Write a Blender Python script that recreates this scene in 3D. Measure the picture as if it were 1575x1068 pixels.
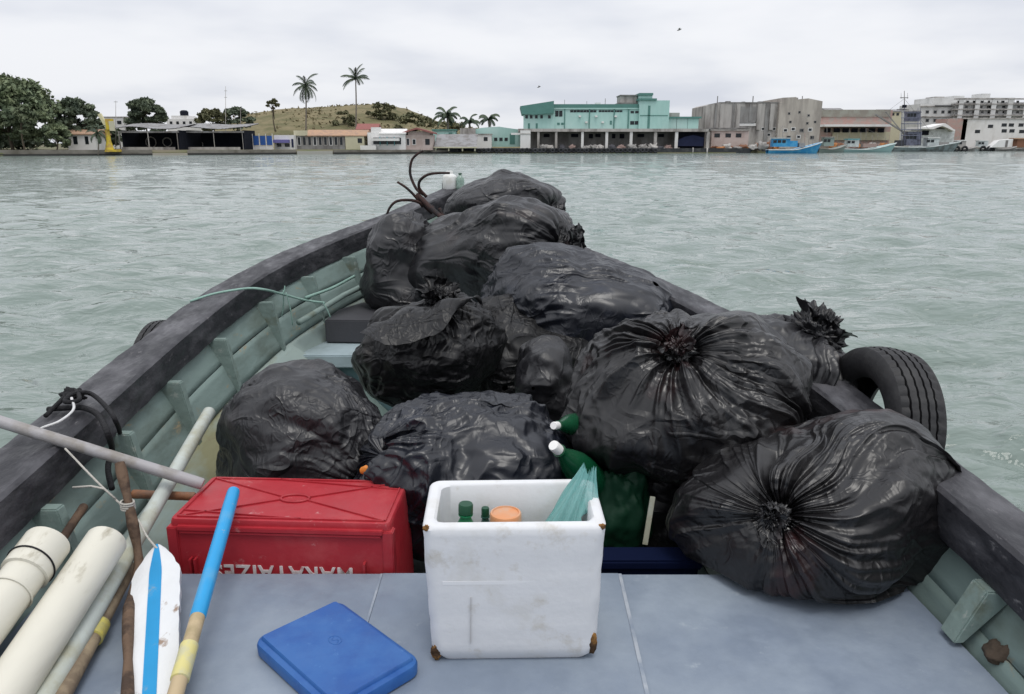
import bpy, bmesh, math, random
import numpy as np
from mathutils import Vector, Matrix, Euler

# ------------------------------------------------------------------ camera
for o in list(bpy.data.objects):
    bpy.data.objects.remove(o)
SC = bpy.context.scene
COL = SC.collection
FPX, CX, CY = 1180.0, 787.5, 534.0          # focal length and centre in photo pixels
PITCH = math.atan(312.0 / FPX)
CAMZ = 1.90
cam_d = bpy.data.cameras.new('camera')
cam_d.sensor_width = 36.0
cam_d.lens = FPX / 1575.0 * 36.0
cam_d.clip_start = 0.05
cam_d.clip_end = 6000.0
cam = bpy.data.objects.new('camera', cam_d)
cam.location = (0, 0, CAMZ)
cam.rotation_euler = (math.pi / 2 - PITCH, 0, 0)
COL.objects.link(cam)
SC.camera = cam

# ------------------------------------------------------------------ overcast sky
SUN_EL, SUN_AZ = math.radians(72), math.radians(160)      # azimuth from +Y (ahead), positive to the right
w = bpy.data.worlds.new('World')
SC.world = w
w.use_nodes = True
nt = w.node_tree
nt.nodes.clear()
N = nt.nodes.new
out = N('ShaderNodeOutputWorld')
bg_sky = N('ShaderNodeBackground')
sky = N('ShaderNodeTexSky')
sky.sky_type = 'NISHITA'
sky.sun_disc = False
sky.sun_elevation = SUN_EL
sky.sun_rotation = SUN_AZ
sky.air_density = 1.0
sky.dust_density = 3.0
bg_sky.inputs['Strength'].default_value = 0.07
nt.links.new(sky.outputs[0], bg_sky.inputs['Color'])
# cloud deck: noise on the direction projected onto a flat layer overhead
tc = N('ShaderNodeTexCoord')
sep = N('ShaderNodeSeparateXYZ')
nt.links.new(tc.outputs['Generated'], sep.inputs[0])
def mth(op, a, b=None, clamp=False):
    n = N('ShaderNodeMath'); n.operation = op; n.use_clamp = clamp
    for i, v in enumerate((a, b)):
        if v is None: continue
        if isinstance(v, (int, float)): n.inputs[i].default_value = v
        else: nt.links.new(v, n.inputs[i])
    return n.outputs[0]
zc_ = mth('ADD', mth('MAXIMUM', sep.outputs[2], 0.0), 0.16)
cx_ = mth('DIVIDE', sep.outputs[0], zc_)
cy_ = mth('DIVIDE', sep.outputs[1], zc_)
comb = N('ShaderNodeCombineXYZ')
nt.links.new(cx_, comb.inputs[0]); nt.links.new(cy_, comb.inputs[1])
comb.inputs[2].default_value = 3.7
no = N('ShaderNodeTexNoise')
no.inputs['Scale'].default_value = 0.62
no.inputs['Detail'].default_value = 5.0
no.inputs['Roughness'].default_value = 0.5
nt.links.new(comb.outputs[0], no.inputs['Vector'])
ramp = N('ShaderNodeValToRGB')
ramp.color_ramp.interpolation = 'EASE'
e = ramp.color_ramp.elements
e[0].position = 0.34; e[0].color = (0.73, 0.765, 0.85, 1)
e[1].position = 0.60; e[1].color = (0.965, 0.98, 1.02, 1)
nt.links.new(no.outputs[0], ramp.inputs[0])
bg_cloud = N('ShaderNodeBackground')
# an overcast sky grows brighter towards the zenith (standard overcast luminance law, softened)
nt.links.new(mth('MULTIPLY', mth('ADD', mth('MULTIPLY', mth('MAXIMUM', sep.outputs[2], 0.0), 0.45), 1.0), 0.93), bg_cloud.inputs['Strength'])
nt.links.new(ramp.outputs[0], bg_cloud.inputs['Color'])
mixs = N('ShaderNodeMixShader')
mixs.inputs[0].default_value = 0.94
nt.links.new(bg_sky.outputs[0], mixs.inputs[1])
nt.links.new(bg_cloud.outputs[0], mixs.inputs[2])
nt.links.new(mixs.outputs[0], out.inputs['Surface'])

# ------------------------------------------------------------------ soft overcast sun
sun_d = bpy.data.lights.new('sun', 'SUN')
sun_d.energy = 1.3
sun_d.angle = math.radians(25)
sun_d.color = (1.0, 0.97, 0.92)
sun = bpy.data.objects.new('sun', sun_d)
COL.objects.link(sun)
sd = Vector((math.sin(SUN_AZ) * math.cos(SUN_EL), math.cos(SUN_AZ) * math.cos(SUN_EL), math.sin(SUN_EL)))
sun.rotation_euler = sd.to_track_quat('Z', 'Y').to_euler()
sun.location = sd * 60

SC.view_settings.view_transform = 'Standard'
SC.view_settings.look = 'None'
SC.view_settings.exposure = 0.0
SC.view_settings.gamma = 1.0
SC.view_settings.use_curve_mapping = False
SC.cycles.use_denoising = True
SC.cycles.max_bounces = 6
SC.cycles.diffuse_bounces = 3
SC.cycles.glossy_bounces = 3
SC.cycles.transmission_bounces = 5
SC.cycles.transparent_max_bounces = 12
SC.cycles.caustics_reflective = False
SC.cycles.caustics_refractive = False

# ------------------------------------------------------------------ layout helpers
def ray(px, py):
    a = (px - CX) / FPX; b = (py - CY) / FPX
    return (a, math.cos(PITCH) - b * math.sin(PITCH), -(math.sin(PITCH) + b * math.cos(PITCH)))
def at_y(px, py, Y):
    r = ray(px, py); t = Y / r[1]
    return Vector((r[0] * t, Y, CAMZ + r[2] * t))
def at_z(px, py, z):
    r = ray(px, py); t = (z - CAMZ) / r[2]
    return Vector((r[0] * t, r[1] * t, z))

# ------------------------------------------------------------------ noise
_rng = np.random.RandomState(7)
_pm = _rng.permutation(256); PERM = np.concatenate([_pm, _pm, _pm])
_g = _rng.normal(size=(256, 3)); GRAD = _g / np.linalg.norm(_g, axis=1)[:, None]
def perlin(P, seed=0.0):
    P = np.asarray(P, float) + seed * 17.137
    i = np.floor(P).astype(np.int64); f = P - i; i = i & 255
    u = f * f * f * (f * (f * 6 - 15) + 10)
    r = 0.0
    for dx in (0, 1):
        wx = u[:, 0] if dx else 1 - u[:, 0]
        hx = PERM[i[:, 0] + dx]
        for dy in (0, 1):
            wy = u[:, 1] if dy else 1 - u[:, 1]
            hy = PERM[hx + i[:, 1] + dy]
            for dz in (0, 1):
                wz = u[:, 2] if dz else 1 - u[:, 2]
                g = GRAD[PERM[hy + i[:, 2] + dz]]
                d = g[:, 0] * (f[:, 0] - dx) + g[:, 1] * (f[:, 1] - dy) + g[:, 2] * (f[:, 2] - dz)
                r = r + wx * wy * wz * d
    return r * 1.5
def noise1(x, seed=0.0):
    x = np.atleast_1d(np.asarray(x, float))
    return perlin(np.stack([x, x * 0 + 0.37, x * 0 + 0.71], 1), seed)

# ------------------------------------------------------------------ materials
def new_mat(name):
    m = bpy.data.materials.new(name); m.use_nodes = True
    return m, m.node_tree, m.node_tree.nodes['Principled BSDF']
def rgba(c): return (c[0], c[1], c[2], 1.0)
def mat(name, col, rough=0.6, spec=0.5, col2=None, mscale=5.0, lo=0.45, hi=0.6, var=0.12, vscale=14.0,
        bump=0.0, bscale=60.0, stretch=(1, 1, 1), rvar=0.0, metallic=0.0, trans=0.0, alpha=1.0, sheen=0.0, objrand=0.0, detail=5.0, ior=1.45, spots=None):
    m, nt, b = new_mat(name)
    N = nt.nodes.new; L = nt.links.new
    tc = N('ShaderNodeTexCoord'); mp = N('ShaderNodeMapping')
    mp.inputs['Scale'].default_value = stretch
    L(tc.outputs['Object'], mp.inputs['Vector'])
    n1 = N('ShaderNodeTexNoise'); n1.inputs['Scale'].default_value = vscale; n1.inputs['Detail'].default_value = 4
    L(mp.outputs[0], n1.inputs['Vector'])
    hsv = N('ShaderNodeMix'); hsv.data_type = 'RGBA'
    hsv.inputs['A'].default_value = rgba([c * (1 - var) for c in col]); hsv.inputs['B'].default_value = rgba([min(1, c * (1 + var)) for c in col])
    L(n1.outputs[0], hsv.inputs['Factor'])
    cur = hsv.outputs['Result']
    if col2 is not None:
        n2 = N('ShaderNodeTexNoise'); n2.inputs['Scale'].default_value = mscale; n2.inputs['Detail'].default_value = detail; n2.inputs['Roughness'].default_value = 0.62
        L(mp.outputs[0], n2.inputs['Vector'])
        mr = N('ShaderNodeMapRange'); mr.inputs['From Min'].default_value = lo; mr.inputs['From Max'].default_value = hi
        L(n2.outputs[0], mr.inputs['Value'])
        mx = N('ShaderNodeMix'); mx.data_type = 'RGBA'
        L(mr.outputs[0], mx.inputs['Factor']); L(cur, mx.inputs['A']); mx.inputs['B'].default_value = rgba(col2)
        cur = mx.outputs['Result']
    if spots is not None:           # a second kind of wear: (colour, scale, from, to)
        n5 = N('ShaderNodeTexNoise'); n5.inputs['Scale'].default_value = spots[1]; n5.inputs['Detail'].default_value = 6; n5.inputs['Roughness'].default_value = .7
        L(mp.outputs[0], n5.inputs['Vector'])
        mr5 = N('ShaderNodeMapRange'); mr5.inputs['From Min'].default_value = spots[2]; mr5.inputs['From Max'].default_value = spots[3]
        L(n5.outputs[0], mr5.inputs['Value'])
        mx5 = N('ShaderNodeMix'); mx5.data_type = 'RGBA'
        L(mr5.outputs[0], mx5.inputs['Factor']); L(cur, mx5.inputs['A']); mx5.inputs['B'].default_value = rgba(spots[0])
        cur = mx5.outputs['Result']
    if objrand:
        oi = N('ShaderNodeObjectInfo'); mr2 = N('ShaderNodeMapRange')
        mr2.inputs['To Min'].default_value = 1 - objrand; mr2.inputs['To Max'].default_value = 1 + objrand
        L(oi.outputs['Random'], mr2.inputs['Value'])
        vm = N('ShaderNodeVectorMath'); vm.operation = 'SCALE'
        L(cur, vm.inputs[0]); L(mr2.outputs[0], vm.inputs['Scale']); cur = vm.outputs[0]
    L(cur, b.inputs['Base Color'])
    b.inputs['Roughness'].default_value = rough
    if rvar:
        mr3 = N('ShaderNodeMapRange'); mr3.inputs['To Min'].default_value = max(0.02, rough - rvar); mr3.inputs['To Max'].default_value = min(1, rough + rvar)
        mr3.inputs['From Min'].default_value = 0.3; mr3.inputs['From Max'].default_value = 0.7
        L(n1.outputs[0], mr3.inputs['Value']); L(mr3.outputs[0], b.inputs['Roughness'])
    b.inputs['Specular IOR Level'].default_value = spec
    b.inputs['IOR'].default_value = ior
    b.inputs['Metallic'].default_value = metallic
    b.inputs['Transmission Weight'].default_value = trans
    b.inputs['Alpha'].default_value = alpha
    if bump:
        n3 = N('ShaderNodeTexNoise'); n3.inputs['Scale'].default_value = bscale; n3.inputs['Detail'].default_value = 4
        L(mp.outputs[0], n3.inputs['Vector'])
        bp = N('ShaderNodeBump'); bp.inputs['Strength'].default_value = bump; bp.inputs['Distance'].default_value = 0.01
        L(n3.outputs[0], bp.inputs['Height']); L(bp.outputs[0], b.inputs['Normal'])
    return m

# ------------------------------------------------------------------ mesh builder
class MB:
    def __init__(s): s.v = []; s.f = []
    def add(s, v, f):
        k = len(s.v); s.v += [tuple(p) for p in v]; s.f += [tuple(i + k for i in q) for q in f]; return s
    def box(s, c, d, rz=0.0, rx=0.0, ry=0.0):
        M = Euler((rx, ry, rz)).to_matrix(); c = Vector(c)
        v = [c + M @ Vector((sx * d[0] / 2, sy * d[1] / 2, sz * d[2] / 2)) for sz in (-1, 1) for sy in (-1, 1) for sx in (-1, 1)]
        return s.add(v, [(0, 2, 3, 1), (4, 5, 7, 6), (0, 1, 5, 4), (2, 6, 7, 3), (0, 4, 6, 2), (1, 3, 7, 5)])
    def bbox(s, x0, x1, y0, y1, z0, z1):
        return s.box(((x0 + x1) / 2, (y0 + y1) / 2, (z0 + z1) / 2), (abs(x1 - x0), abs(y1 - y0), abs(z1 - z0)))
    def bar(s, a, b, wd, ht, up=(0, 0, 1)):
        a = Vector(a); b = Vector(b); t = (b - a).normalized(); sd = t.cross(Vector(up))
        if sd.length < 1e-4: sd = t.cross(Vector((1, 0, 0)))
        sd.normalize(); u = sd.cross(t)
        v = []
        for p in (a, b):
            for i, j in ((-1, -1), (1, -1), (1, 1), (-1, 1)): v.append(p + sd * i * wd / 2 + u * j * ht / 2)
        return s.add(v, [(0, 1, 2, 3), (7, 6, 5, 4), (0, 4, 5, 1), (1, 5, 6, 2), (2, 6, 7, 3), (3, 7, 4, 0)])
    def tube(s, pts, r, n=10, cap=True):
        pts = [Vector(p) for p in pts]; m = len(pts)
        rs = r if isinstance(r, (list, tuple)) else [r] * m
        ref = None; v = []
        for i, p in enumerate(pts):
            t = (pts[min(i + 1, m - 1)] - pts[max(i - 1, 0)]).normalized()
            if ref is None:
                ref = t.cross(Vector((0, 0, 1)))
                if ref.length < 1e-3: ref = t.cross(Vector((1, 0, 0)))
            ref = (ref - t * ref.dot(t)); ref.normalize(); b2 = t.cross(ref)
            for k in range(n):
                a = 2 * math.pi * k / n
                v.append(p + (ref * math.cos(a) + b2 * math.sin(a)) * rs[i])
        f = []
        for i in range(m - 1):
            for k in range(n):
                k2 = (k + 1) % n
                f.append((i * n + k, i * n + k2, (i + 1) * n + k2, (i + 1) * n + k))
        if cap: f.append(tuple(range(n - 1, -1, -1))); f.append(tuple((m - 1) * n + k for k in range(n)))
        return s.add(v, f)
    def lathe(s, prof, n=24, M=None, cap=True):
        v = []
        for (r, z) in prof:
            for k in range(n):
                a = 2 * math.pi * k / n; p = Vector((r * math.cos(a), r * math.sin(a), z)); v.append(M @ p if M else p)
        f = []
        m = len(prof)
        for i in range(m - 1):
            for k in range(n):
                k2 = (k + 1) % n; f.append((i * n + k, i * n + k2, (i + 1) * n + k2, (i + 1) * n + k))
        if cap: f.append(tuple(range(n - 1, -1, -1))); f.append(tuple((m - 1) * n + k for k in range(n)))
        return s.add(v, f)
    def prism(s, poly, y0, y1, axis='y'):
        n = len(poly)
        if axis == 'y': v = [(p[0], y0, p[1]) for p in poly] + [(p[0], y1, p[1]) for p in poly]
        elif axis == 'z': v = [(p[0], p[1], y0) for p in poly] + [(p[0], p[1], y1) for p in poly]
        else: v = [(y0, p[0], p[1]) for p in poly] + [(y1, p[0], p[1]) for p in poly]
        f = [tuple(range(n)), tuple(range(2 * n - 1, n - 1, -1))]
        for i in range(n): f.append((i, i + n, (i + 1) % n + n, (i + 1) % n))
        return s.add(v, f)
    def grid(s, P):      # P: array (a, b, 3)
        a, b, _ = P.shape; v = P.reshape(-1, 3).tolist()
        f = [(i * b + j, i * b + j + 1, (i + 1) * b + j + 1, (i + 1) * b + j) for i in range(a - 1) for j in range(b - 1)]
        return s.add(v, f)
    def build(s, name, m, parent=None, smooth=False, fix=True, bevel=0.0, auto=None):
        me = bpy.data.meshes.new(name); me.from_pydata(s.v, [], s.f)
        if fix:
            bm = bmesh.new(); bm.from_mesh(me)
            bmesh.ops.recalc_face_normals(bm, faces=bm.faces)
            if bevel: bmesh.ops.bevel(bm, geom=[e for e in bm.edges if e.calc_face_angle(0) > 0.6], offset=bevel, segments=2, affect='EDGES', clamp_overlap=True)
            bm.to_mesh(me); bm.free()
        me.materials.append(m)
        if smooth:
            me.polygons.foreach_set('use_smooth', [True] * len(me.polygons))
            if auto is not None: me.set_sharp_from_angle(angle=math.radians(auto))
        o = bpy.data.objects.new(name, me); COL.objects.link(o)
        if parent is not None:
            o.parent = parent
            o.matrix_parent_inverse = parent_matrix(parent).inverted()
        return o
def parent_matrix(p):
    M = p.matrix_basis.copy()
    if p.parent is not None: M = parent_matrix(p.parent) @ p.matrix_parent_inverse @ M
    return M
def empty(name, loc, label=None, cat=None, group=None, rz=0.0):
    o = bpy.data.objects.new(name, None); COL.objects.link(o); o.location = loc; o.rotation_euler = (0, 0, rz)
    o.empty_display_size = 0.1
    return tag(o, label, cat, group)
def tag(o, label=None, cat=None, group=None, kind=None):
    if label: o['label'] = label
    if cat: o['category'] = cat
    if group: o['group'] = group
    if kind: o['kind'] = kind
    return o
def copy_tree(o, parent=None):
    c = o.copy(); COL.objects.link(c)
    if parent is not None: c.parent = parent
    for ch in o.children: copy_tree(ch, c)
    return c
def np_mesh(name, V, F, m, parent=None, smooth=True):
    me = bpy.data.meshes.new(name)
    V = np.ascontiguousarray(V, dtype=np.float32); F = np.ascontiguousarray(F, dtype=np.int32)
    nv, nf, k = len(V), len(F), F.shape[1]
    me.vertices.add(nv); me.vertices.foreach_set('co', V.ravel())
    me.loops.add(nf * k); me.loops.foreach_set('vertex_index', F.ravel())
    me.polygons.add(nf); me.polygons.foreach_set('loop_start', np.arange(0, nf * k, k, dtype=np.int32))
    try: me.polygons.foreach_set('loop_total', np.full(nf, k, dtype=np.int32))
    except Exception: pass
    me.update(calc_edges=True); me.validate()
    me.materials.append(m)
    if smooth: me.polygons.foreach_set('use_smooth', np.ones(nf, dtype=bool))
    o = bpy.data.objects.new(name, me); COL.objects.link(o)
    if parent is not None:
        o.parent = parent; o.matrix_parent_inverse = parent_matrix(parent).inverted()
    return o
def grid_faces(a, b, wrap=False):
    i = np.arange(a - 1)[:, None]; j = np.arange(b if wrap else b - 1)[None, :]
    j2 = (j + 1) % b
    return np.stack([i * b + j, i * b + j2, (i + 1) * b + j2, (i + 1) * b + j], -1).reshape(-1, 4)
def spline(pts, n):
    """Catmull-Rom through pts."""
    P = [Vector(p) for p in pts]; P = [P[0] * 2 - P[1]] + P + [P[-1] * 2 - P[-2]]
    m = len(P) - 3; o = []
    for k in range(n):
        t = k / (n - 1) * m; i = min(int(t), m - 1); t -= i
        a, b, c, d = P[i:i + 4]
        o.append(0.5 * ((2 * b) + (c - a) * t + (2 * a - 5 * b + 4 * c - d) * t * t + (3 * b - a - 3 * c + d) * t ** 3))
    return o
# ================================================================== WATER
def build_water():
    m, nt, b = new_mat('water')
    N = nt.nodes.new; L = nt.links.new
    b.inputs['Base Color'].default_value = (0.20, 0.31, 0.27, 1)
    b.inputs['Roughness'].default_value = 0.05
    b.inputs['IOR'].default_value = 1.33
    tc = N('ShaderNodeTexCoord')
    n0 = N('ShaderNodeTexNoise'); n0.inputs['Scale'].default_value = 0.05; n0.inputs['Detail'].default_value = 2
    L(tc.outputs['Object'], n0.inputs['Vector'])
    mx = N('ShaderNodeMix'); mx.data_type = 'RGBA'
    mx.inputs['A'].default_value = (0.16, 0.205, 0.185, 1); mx.inputs['B'].default_value = (0.215, 0.26, 0.24, 1)
    L(n0.outputs[0], mx.inputs['Factor']); L(mx.outputs['Result'], b.inputs['Base Color'])
    prev = None
    for sc, st, dist in ((0.9, 0.7, 0.25), (2.6, 0.9, 0.11), (6.5, 0.8, 0.040)):
        mp = N('ShaderNodeMapping'); mp.inputs['Scale'].default_value = (0.62, 1.25, 1); mp.inputs['Rotation'].default_value = (0, 0, 0.16)
        L(tc.outputs['Object'], mp.inputs['Vector'])
        n = N('ShaderNodeTexNoise'); n.inputs['Scale'].default_value = sc; n.inputs['Detail'].default_value = 3; n.inputs['Distortion'].default_value = 0.6
        L(mp.outputs[0], n.inputs['Vector'])
        bp = N('ShaderNodeBump'); bp.inputs['Strength'].default_value = st; bp.inputs['Distance'].default_value = dist
        L(n.outputs[0], bp.inputs['Height'])
        if prev is not None: L(prev, bp.inputs['Normal'])
        prev = bp.outputs[0]
    L(prev, b.inputs['Normal'])
    # polar sheet whose rings widen with distance
    r = [1.2]
    while r[-1] < 300: r.append(r[-1] * 1.0068 + 0.010)
    r += [400, 700, 1500, 4000]
    r = np.array(r); nth = 430
    th = np.linspace(0, 2 * math.pi, nth, endpoint=False)
    # denser in the half that has open water ahead
    th = th + 0.72 * np.sin(th)       # dense where cos = -1
    X = r[:, None] * np.cos(th + math.pi + math.pi / 2)[None, :]; Y = r[:, None] * np.sin(th + math.pi + math.pi / 2)[None, :]
    x = X.ravel(); y = Y.ravel(); R = np.hypot(x, y)
    z = np.zeros_like(x); dx = np.zeros_like(x); dy = np.zeros_like(x)
    rs = np.random.RandomState(3)
    for lam, amp, cnt in ((7.0, .022, 3), (3.6, .021, 5), (2.0, .0175, 7), (1.15, .0135, 9), (0.65, .0095, 9), (.38, .0060, 9)):
        for k in range(cnt):
            a = math.radians(96) + rs.normal() * 0.55; l = lam * (0.75 + 0.5 * rs.rand()); kk = 2 * math.pi / l
            ph = rs.rand() * 6.28
            warp = 0.9 * perlin(np.stack([x * .23 / lam * 2, y * .23 / lam * 2, x * 0 + 1.3 * k], 1), 2.0 + k)
            q = kk * (x * math.cos(a) + y * math.sin(a)) + ph + warp * 2.2
            fade = np.clip(1.6 - R * 0.0068 / (l * 0.22), 0, 1)
            z += amp * fade * np.sin(q); dx -= 0.55 * amp * fade * math.cos(a) * np.cos(q); dy -= 0.55 * amp * fade * math.sin(a) * np.cos(q)
    gust = 0.75 + 0.55 * perlin(np.stack([x * .03, y * .05, x * 0], 1), 9.0)
    z *= gust
    V = np.stack([x + dx, y + dy, z], 1)
    F = grid_faces(len(r), nth, wrap=True)
    o = np_mesh('water', V, F, m)
    tag(o, 'choppy pale green harbour water', 'water', kind='structure')
build_water()

# ================================================================== LAND
def shore_y(px):      # distance of the waterline ahead for each bearing
    return np.interp(px, [-900, 0, 240, 600, 720, 1150, 1300, 1575, 2500], [122, 131, 140, 160, 168, 172, 205, 232, 300])
def build_land():
    m = mat('land_soil', (0.16, 0.14, 0.10), 0.95, 0.2, col2=(0.10, 0.12, 0.05), mscale=0.12, lo=0.4, hi=0.65, vscale=1.5, bump=0.5, bscale=3)
    px = np.linspace(-1500, 3000, 160)
    ys = shore_y(px); xs = (px - CX) / FPX * ys / 1.034
    prof = [(-0.5, -0.6), (0.0, 0.55), (0.6, 0.75), (6, 0.85), (40, 1.0), (200, 2.0), (900, 3.0), (3200, 4.0)]
    P = np.zeros((len(prof), len(px), 3))
    for i, (d, z) in enumerate(prof):
        s = (ys + d) / ys
        P[i, :, 0] = xs * s; P[i, :, 1] = ys * s; P[i, :, 2] = z
    o = MB().grid(P).build('land', m)
    tag(o, 'low earth bank behind the harbour front', 'ground', kind='structure')
build_land()
# ================================================================== FAR SHORE
M_conc = mat('quay_concrete', (.22, .205, .18), .9, .3, col2=(.12, .11, .09), mscale=.5, lo=.42, hi=.65, var=.2, vscale=2, bump=.4, bscale=3)
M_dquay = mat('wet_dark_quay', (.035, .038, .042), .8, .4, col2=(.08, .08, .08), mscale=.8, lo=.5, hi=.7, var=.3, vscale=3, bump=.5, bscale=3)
M_turq = mat('turquoise_wall', (.37, .58, .54), .8, .3, col2=(.46, .62, .59), mscale=.25, lo=.4, hi=.7, var=.10, vscale=2, stretch=(1, 1, .3))
M_turqd = mat('dark_green_parapet', (.10, .225, .20), .8, .3, var=.15, vscale=1)
M_greyw = mat('stained_grey_render', (.42, .40, .38), .9, .25, col2=(.19, .175, .165), mscale=.55, lo=.46, hi=.66, var=.25, vscale=1.5, stretch=(1, 1, .25), bump=.2, bscale=2)
M_greyd = mat('dirty_grey_wall', (.27, .265, .26), .9, .25, col2=(.16, .15, .145), mscale=.6, lo=.4, hi=.62, var=.2, vscale=2, stretch=(1, 1, .4))
M_white = mat('white_render', (.72, .71, .70), .85, .3, col2=(.55, .53, .50), mscale=.5, lo=.5, hi=.72, var=.08, vscale=2, stretch=(1, 1, .4))
M_pink = mat('pinkish_render', (.52, .43, .40), .85, .3, col2=(.42, .33, .3), mscale=.5, var=.1, vscale=2)
M_cream = mat('cream_render', (.52, .49, .36), .85, .3, var=.1, vscale=2)
M_orange = mat('orange_tiles', (.42, .27, .18), .85, .3, col2=(.34, .23, .17), mscale=1.2, var=.2, vscale=4)
M_redroof = mat('red_roof', (.27, .11, .10), .85, .3, var=.2, vscale=3)
M_redw = mat('faded_red_wall', (.42, .28, .25), .9, .3, col2=(.36, .32, .29), mscale=.6, var=.15, vscale=2)
M_corr = mat('corrugated_sheet', (.25, .25, .255), .6, .4, col2=(.16, .15, .145), mscale=.7, var=.2, vscale=2)
M_glassd = mat('dark_opening', (.012, .016, .020), .25, .5, var=.3)
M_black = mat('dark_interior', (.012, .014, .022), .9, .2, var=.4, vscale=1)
M_navy = mat('navy_tarp', (.016, .022, .06), .7, .3, var=.3, vscale=1.2)
M_yel = mat('yellow_paint', (.58, .44, .04), .6, .4, col2=(.45, .30, .08), mscale=1.5, var=.1)
M_bluet = mat('blue_tarp', (.03, .10, .34), .6, .4, var=.2)
M_teal = mat('teal_paint', (.10, .34, .38), .6, .4, var=.1)
M_bblue = mat('bright_blue_paint', (.03, .25, .52), .5, .4, col2=(.08, .34, .56), mscale=1.2, var=.1)
M_wboat = mat('boat_white', (.58, .62, .62), .6, .4, col2=(.42, .45, .45), mscale=1, var=.1)
M_trunk = mat('tree_bark', (.12, .10, .075), .9, .2, var=.3, vscale=4)
M_ptrunk = mat('palm_bark', (.20, .175, .15), .9, .2, var=.2, vscale=4)
def leaf_mat(name, a, b):
    m, nt, bs = new_mat(name); N = nt.nodes.new; L = nt.links.new
    tc = N('ShaderNodeTexCoord'); n = N('ShaderNodeTexNoise'); n.inputs['Scale'].default_value = .55; n.inputs['Detail'].default_value = 5
    L(tc.outputs['Object'], n.inputs['Vector']); mr = N('ShaderNodeMapRange'); mr.inputs['From Min'].default_value = .36; mr.inputs['From Max'].default_value = .66
    L(n.outputs[0], mr.inputs['Value']); mx = N('ShaderNodeMix'); mx.data_type = 'RGBA'; mx.inputs['A'].default_value = rgba(a); mx.inputs['B'].default_value = rgba(b)
    L(mr.outputs[0], mx.inputs['Factor']); L(mx.outputs['Result'], bs.inputs['Base Color']); bs.inputs['Roughness'].default_value = .7; bs.inputs['Specular IOR Level'].default_value = .25
    return m
M_leaf = leaf_mat('broad_leaves', (.11, .145, .09), (.215, .25, .14))
M_leafd = leaf_mat('dark_leaves', (.085, .11, .08), (.15, .18, .115))
M_leafo = leaf_mat('olive_leaves', (.095, .10, .055), (.17, .165, .09))
M_frond = leaf_mat('palm_fronds', (.045, .065, .05), (.085, .11, .065))

def P_(px, py, Y): return at_y(px, py, Y)
def quads(name, C_, S_, m, parent, seed, flat=0.0):
    """leaf-sized faces: centres C_, sizes S_"""
    rs = np.random.RandomState(seed); n = len(C_)
    a = rs.normal(size=(n, 3)); a[:, 2] *= (1 - flat); a /= np.linalg.norm(a, axis=1)[:, None]
    b = rs.normal(size=(n, 3)); b = np.cross(a, b); b /= np.linalg.norm(b, axis=1)[:, None]
    S_ = np.asarray(S_)[:, None]
    V = np.stack([C_ - a * S_, C_ - b * S_ * .55, C_ + a * S_, C_ + b * S_ * .55], 1).reshape(-1, 3)
    return np_mesh(name, V, np.arange(4 * n).reshape(-1, 4), m, parent, smooth=False)
def tree(label, px0, px1, pyt, pyb, Y, seed, m=None, lean=0.0, nclump=46, per=110, crown_lo=.30, leaf=.42, cat='tree', name='broadleaf_tree', group=None, trunk=True):
    rs = np.random.RandomState(seed)
    a = P_(px0, pyt, Y); b = P_(px1, pyb, Y); W = b.x - a.x; H_ = a.z - b.z; cx = (a.x + b.x) / 2; z0 = b.z
    base = Vector((cx + lean, Y, z0))
    root = empty(name, base, label, cat, group)
    cz0 = z0 + H_ * crown_lo
    cc = []
    for i in range(nclump):
        t = rs.rand() ** .7; ang = rs.rand() * 6.283
        zz = cz0 + (a.z - cz0) * t * .93
        rad = W / 2 * math.sqrt(max(0.04, 1 - (2 * (t - .42)) ** 2 * .72)) * (.35 + .62 * rs.rand() ** .5)
        cc.append((cx + rad * math.cos(ang), Y + .75 * rad * math.sin(ang), zz))
    cc = np.array(cc); pts = []; sz = []
    for c in cc:
        R = W * (.075 + .055 * rs.rand())
        d = rs.normal(size=(per, 3)); d /= np.linalg.norm(d, axis=1)[:, None]
        d[:, 2] = np.where(d[:, 2] < -.3, -d[:, 2] * .4, d[:, 2])
        rr = R * (.45 + .62 * rs.rand(per)); q = c + d * rr[:, None] * (1.15, 1, .72); pts.append(q); sz.append(leaf * (.55 + .8 * rs.rand(per)))
    quads('crown', np.concatenate(pts), np.concatenate(sz), m or M_leaf, root, seed)
    if trunk:
        mb = MB(); r0 = max(.12, H_ * .022); top = Vector((cx, Y, cz0 + (a.z - cz0) * .45))
        mb.tube(spline([base - Vector((0, 0, .4)), base.lerp(top, .45) + Vector((rs.normal() * .3, 0, 0)), top], 9), [r0 * (1.25 - .09 * i) for i in range(9)], 7)
        for i in range(6):
            c = Vector(cc[rs.randint(len(cc))]); s_ = base.lerp(top, .35 + .5 * rs.rand()); mb.tube([s_, s_.lerp(c, .5) + Vector((0, 0, .3)), c], [r0 * .5, r0 * .35, r0 * .15], 5)
        mb.build('trunk', M_trunk, root, smooth=True)
    return root
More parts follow.
